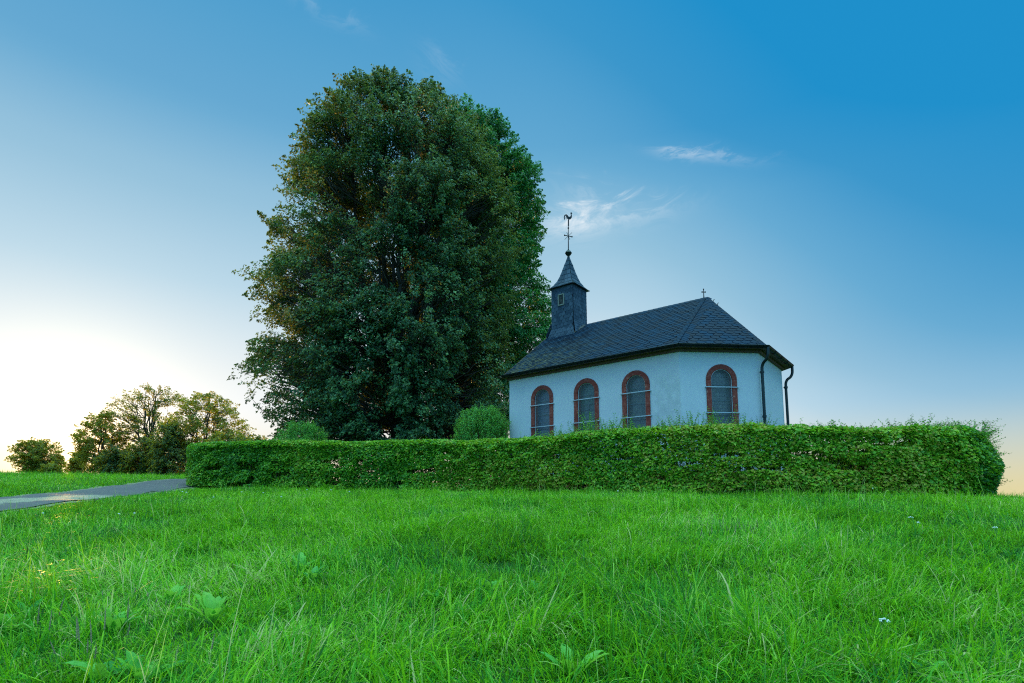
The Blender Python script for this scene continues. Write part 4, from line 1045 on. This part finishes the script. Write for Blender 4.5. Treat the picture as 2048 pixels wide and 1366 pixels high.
def build_grass():
    g = np.random.default_rng(10); Vs = []; Fq = []; Ft = []; Tq = []; Tt = []; off = 0
    rdP = RC
    for X, Y, nseg, wm, hm in grass_field():
        rd_ = road_dist(X, Y); k = rd_ > 1.08 + .30 * g.uniform(0, 1, len(X)) ** 2
        # not inside the hedge's footprint or behind it
        hi = np.interp(X, HC[150:560, 0], HC[150:560, 1]); inside = (X > -10.1) & (X < 10.3) & (Y > hi + .05); k &= ~inside
        X, Y, rd_, hi = X[k], Y[k], rd_[k], hi[k]; n = len(X); Z = ground_z(X, Y)
        c1 = noise2(X * 1.5, Y * 1.5, 31); c2 = noise2(X * .38, Y * .38, 32); c3 = noise2(X * 4.5, Y * 4.5, 33); c4 = noise2(X * .9 + 7, Y * .9, 35)
        nearh = np.clip(1 - np.abs(Y - hi) / .5, 0, 1) * (np.abs(X) < 10.3)
        ln = (.055 + .215 * np.clip(c1 - .28, 0, 1) + .08 * c3 + .06 * np.clip(c2 - .4, 0, 1)) * g.uniform(.55, 1.35, n) * hm + nearh * .06
        ln += (g.uniform(0, 1, n) < .012) * g.uniform(.05, .16, n)
        ln *= np.clip((rd_ - .85) / 1.0, .35, 1)
        far_ = np.clip((np.hypot(X, Y) - 20) / 20, 0, 1); ln *= 1 + far_ * .5
        w = g.uniform(.0016, .0040, n) * wm * (1 + .6 * (g.uniform(0, 1, n) < .10)) * np.clip(np.hypot(X, Y) / 2.6, .6, 1)
        la = 2 * np.pi * noise2(X * .8 + 40, Y * .8, 36) * 1.6 + g.normal(0, 1.25, n); lean = np.abs(g.normal(.32, .34, n)) + .55 * np.clip(c4 - .45, 0, 1)
        bend = np.clip(g.normal(1.0, .60, n), .02, 2.5) * np.clip(ln / .16, .5, 1.25)
        d = np.stack([np.cos(la), np.sin(la), np.zeros(n)], 1); sv = np.stack([-np.sin(la + g.normal(0, .5, n)), np.cos(la), np.zeros(n)], 1); sv = unit(sv)
        B = np.stack([X, Y, Z - .01], 1)
        ts = {2: [0, .55, 1.0], 3: [0, .38, .74, 1.0], 4: [0, .3, .58, .82, 1.0]}[nseg]
        rows = []; cur = B; phi = lean * .35
        for q, t in enumerate(ts):
            if q:
                dt = ts[q] - ts[q - 1]; ph = phi + bend * ((ts[q] + ts[q - 1]) / 2) ** 1.1 * 1.5 + lean * .5
                cur = cur + (d * np.sin(ph)[:, None] + np.array([0, 0, 1.0]) * np.cos(ph)[:, None]) * (ln * dt)[:, None]
            if t < 1:
                ww = (w * (1 - .45 * t))[:, None]; rows += [cur - sv * ww, cur + sv * ww]
            else: rows.append(cur)
        m = len(rows); V = np.stack(rows, 1).reshape(-1, 3); i = off + np.arange(n)[:, None] * m
        tint = .42 + .44 * (c2 - .5) + .42 * (c3 - .5) + .36 * (c4 - .5) + g.normal(0, .24, n) + (g.uniform(0, 1, n) < .035) * .45 + (g.uniform(0, 1, n) < .012) * .6 + nearh * .10
        tint += .12 * np.clip(1 - np.abs(X + 2.5) / 4, 0, 1) * np.clip(1 - np.abs(Y - 4.5) / 3, 0, 1)
        if wm in (1.351, 1.701): tint = tint + .05
        if wm == .62: tint = g.uniform(.86, 1.0, n)
        for q in range(nseg - 1):
            Fq.append(i + np.array([[2 * q, 2 * q + 1, 2 * q + 3, 2 * q + 2]])); Tq.append(tint)
        Ft.append(i + np.array([[m - 3, m - 2, m - 1]])); Tt.append(tint); Vs.append(V); off += len(V)
    o = link('grass', fast_mesh('grass', np.concatenate(Vs), [np.concatenate(Fq), np.concatenate(Ft)], {'tint': np.clip(np.concatenate(Tq + Tt), 0, 1)}), M_GRASS)
    tag(o, 'long green meadow grass bending in tufts over the slope', 'grass', kind='stuff')
build_grass()

# ------------------------------------------------------------------ single plants standing in the meadow
def ground_hit(px, py):
    """the spot of the meadow seen at a pixel of the photograph"""
    lo = 1.5
    for Y in np.arange(1.6, 30, .05):
        p = at(px, py, Y)
        if p[2] < gz(p[0], Y): return p[0], Y
    return None
M_DOCK = leaf_mat('broad_weed_leaves', [(0, (0.05, 0.34, 0.06)), (0.5, (0.16, 0.54, 0.07)), (1, (0.34, 0.66, 0.08))], 0.40, (0.45, 0.75, 0.03), 0.4, 0.3)
M_SEED = plain('seed_spike', (0.40, 0.33, 0.17), 0.9, var=.3, sc=60)
M_STALK = plain('green_stalk', (0.14, 0.36, 0.06), 0.6)
M_PETAL = plain('white_petals', (0.85, 0.88, 0.82), 0.7, var=.05)
def broad_leaf(L, Wd, stem, yaw, pitch, curl, g):
    """one broad wavy blade on a short stalk: grid of faces with a sunk midrib"""
    n, m = 9, 4; V = []
    for i in range(n + 1):
        t = i / n; w = Wd * (math.sin(math.pi * min(1, t * .93 + .07)) ** .75) * (1 - .25 * t); ph = pitch - curl * t
        x = stem * math.cos(pitch) + L * t * math.cos(ph * .5 + pitch * .5); z = stem * math.sin(pitch) + L * t * math.sin(ph * .5 + pitch * .5)
        for j in range(-m, m + 1):
            s = j / m; V.append((x, s * w, z + abs(s) * w * .35 + .06 * Wd * math.sin(t * 22 + s * 3) * abs(s)))
    V = np.array(V); c, s_ = math.cos(yaw), math.sin(yaw); V = np.stack([V[:, 0] * c - V[:, 1] * s_, V[:, 0] * s_ + V[:, 1] * c, V[:, 2]], 1)
    k = 2 * m + 1; i, j = np.meshgrid(np.arange(n), np.arange(k - 1), indexing='ij'); a = i * k + j
    return V, np.stack([a, a + 1, a + k + 1, a + k], -1).reshape(-1, 4)
def weed(label, px, py, size, n, seed, t0=.5, group='broad leaved weeds in the grass'):
    h = ground_hit(px, py + 30 * size); g = np.random.default_rng(seed)
    if h is None: return
    x, y = h; root = empty('broadleaf_weed', (x, y, gz(x, y)), 0); tag(root, label, 'weed', group)
    for k in range(n):
        yaw = 2 * np.pi * k / n + g.uniform(-.5, .5); pit = g.uniform(.7, 1.35); L = size * g.uniform(.11, .18)
        V, F = broad_leaf(L, L * g.uniform(.20, .28), size * g.uniform(.03, .09), yaw, pit, g.uniform(.3, 1.1), g)
        lf = link('leaf', fast_mesh('leaf', V, [F], {'tint': np.full(len(F), np.clip(t0 - .28 + g.normal(0, .2), 0, 1)) + g.normal(0, .04, len(F))}, smooth=True), M_DOCK, root)
        bm = bmesh.new(); tube(bm, [Vector((0, 0, -.02)), Vector(V[4]) * .55, Vector(V[4])], [.0035, .003, .0022], 5); bmobj('stalk', bm, M_STALK, lf)
for i, (px, py, sz, n, t0, lb) in enumerate([
    (425, 1225, 1.25, 8, .85, 'largest pale green broadleaf clump, left of the bottom grass tussock'),
    (225, 1250, 1.0, 6, .6, 'broadleaf weed among the plantain spikes in the lower left grass'),
    (340, 1200, .9, 5, .75, 'broadleaf weed just behind and left of the largest leafy clump'),
    (15, 1255, 1.1, 5, .7, 'broadleaf weed cut by the left edge of the picture'),
    (45, 1235, .9, 4, .2, 'bluish broadleaf weed beside the one at the left edge'),
    (600, 1125, 1.0, 8, .75, 'leafy weed patch in mid meadow in front of the domed garden shrub'),
    (625, 1150, .8, 5, .5, 'smaller weed at the dark hollow beside the mid meadow patch'),
    (980, 1175, .9, 6, .8, 'low weed with upright leaves in the middle of the lawn'),
    (1075, 1178, .9, 6, .45, 'darker low weed right of the upright leaved one in the middle'),
    (870, 1200, .7, 4, .7, 'small weed with two round leaves left of the middle ones'),
    (1146, 1345, 1.1, 4, .95, 'yellow green weed with tall lit leaves at the bottom centre'),
    (1536, 1092, 1.0, 3, .9, 'pair of round lit leaves below the nearest chapel window'),
    (1125, 1085, .7, 3, .6, 'tiny weed in the grass below the chapel nave windows'),
    (1860, 1350, .9, 4, .4, 'broadleaf weed near the bottom right corner'),
    (200, 1362, 1.0, 6, .5, 'broadleaf weed at the bottom edge under the plantain spikes'),
    (285, 1362, 1.0, 6, .75, 'broadleaf weed at the bottom edge, right of its darker neighbour')]):
    weed(lb, px, py, sz * .85, n + 4, 200 + i, t0)
def spike(px, py, hgt, label, group, seed, head=.10):
    """plantain: bare stalk with a slim rough seed spike"""
    h = ground_hit(px, py); g = random.Random(seed)
    if h is None: return
    x, y = h; root = empty('plantain_spike', (x, y, gz(x, y))); tag(root, label, 'seed spike', group)
    lx, ly = g.uniform(-.04, .04), g.uniform(-.03, .03); top = Vector((lx, ly, hgt)); mid = Vector((lx * .3, ly * .3, hgt * .5)); d = (top - mid).normalized()
    bm = bmesh.new(); tube(bm, [Vector((0, 0, -.02)), mid, top - d * head], [.0016, .0014, .0012], 5); bmobj('stalk', bm, M_STALK, root)
    bm = bmesh.new(); nr = 16; tube(bm, [top - d * head * (1 - k / nr) for k in range(nr + 1)], [max(.0012, (.0040 if k % 2 else .0030) * (1 - (k / nr) ** 4)) for k in range(nr + 1)], 7); bmobj('seed_head', bm, M_SEED, root)
for i, (px, py, hh) in enumerate([(70, 1300, .24), (93, 1310, .22), (106, 1295, .27), (150, 1345, .26), (158, 1350, .27), (181, 1345, .24), (171, 1355, .17), (186, 1358, .16), (203, 1340, .30), (117, 1355, .17), (252, 1295, .26), (248, 1325, .20), (345, 1360, .16), (415, 1362, .2)]):
    spike(px, py, hh, 'thin tan plantain spike standing in the lower left grass', 'plantain spikes at the lower left', 300 + i, .11 if hh > .2 else .07)
for i, (px, py, hh) in enumerate([(252, 1262, .25), (302, 1268, .2), (296, 1262, .22), (328, 1262, .17), (366, 1220, .16), (205, 1235, .16)]):
    spike(px, py, hh, 'short pinkish brown seed head poking out above the broadleaf weeds', 'short seed heads above the weeds', 330 + i, .03)
for i in range(16):
    spike(1405 + i * 7.5 + (i * 37 % 11) - 5, 1092 - (i * 53 % 19), .22, 'thin reddish seed spike in the row below the apse window', 'reddish spikes in mid meadow', 360 + i, .12)
def yarrow(px, py, hgt, label, group, seed, r=.03):
    h = ground_hit(px, py); g = random.Random(seed)
    if h is None: return
    x, y = h; root = empty('white_flower', (x, y, gz(x, y))); tag(root, label, 'flower', group); lx = g.uniform(-.03, .03)
    bm = bmesh.new(); tube(bm, [Vector((0, 0, -.02)), Vector((lx * .4, 0, hgt * .5)), Vector((lx, 0, hgt))], [.002, .0017, .0014], 5); bmobj('stalk', bm, M_STALK, root)
    bm = bmesh.new()
    for k in range(22):
        a = g.uniform(0, 6.28); q = r * math.sqrt(g.random()); c = Vector((lx + math.cos(a) * q, math.sin(a) * q, hgt + .014 * (1 - (q / r) ** 2) + g.uniform(-.004, .004)))
        bmesh.ops.create_icosphere(bm, subdivisions=1, radius=.0045, matrix=Matrix.Translation(c))
    bmobj('blossom', bm, M_PETAL, root)
yarrow(1828, 1072, .20, 'white yarrow head left of the dark tuft at the right', 'yarrow', 1, .028); yarrow(1765, 1335, .22, 'white yarrow head near the bottom right', 'yarrow', 2, .024)
yarrow(1996, 1085, .15, 'small white flower close to the right edge', 'yarrow', 3, .02); yarrow(1842, 1078, .17, 'smaller white head beside the yarrow at the right', 'yarrow', 4, .018)
for i, (px, py) in enumerate([(365, 990), (372, 992), (424, 1003), (484, 990), (528, 992), (240, 1042), (268, 1040), (82, 1040), (612, 985), (660, 985), (700, 990), (1238, 990), (1748, 985), (560, 1002)]):
    yarrow(px, py + 6, .13, 'tiny white clover head in the far grass near the hedge', 'tiny white clover heads', 400 + i, .014)
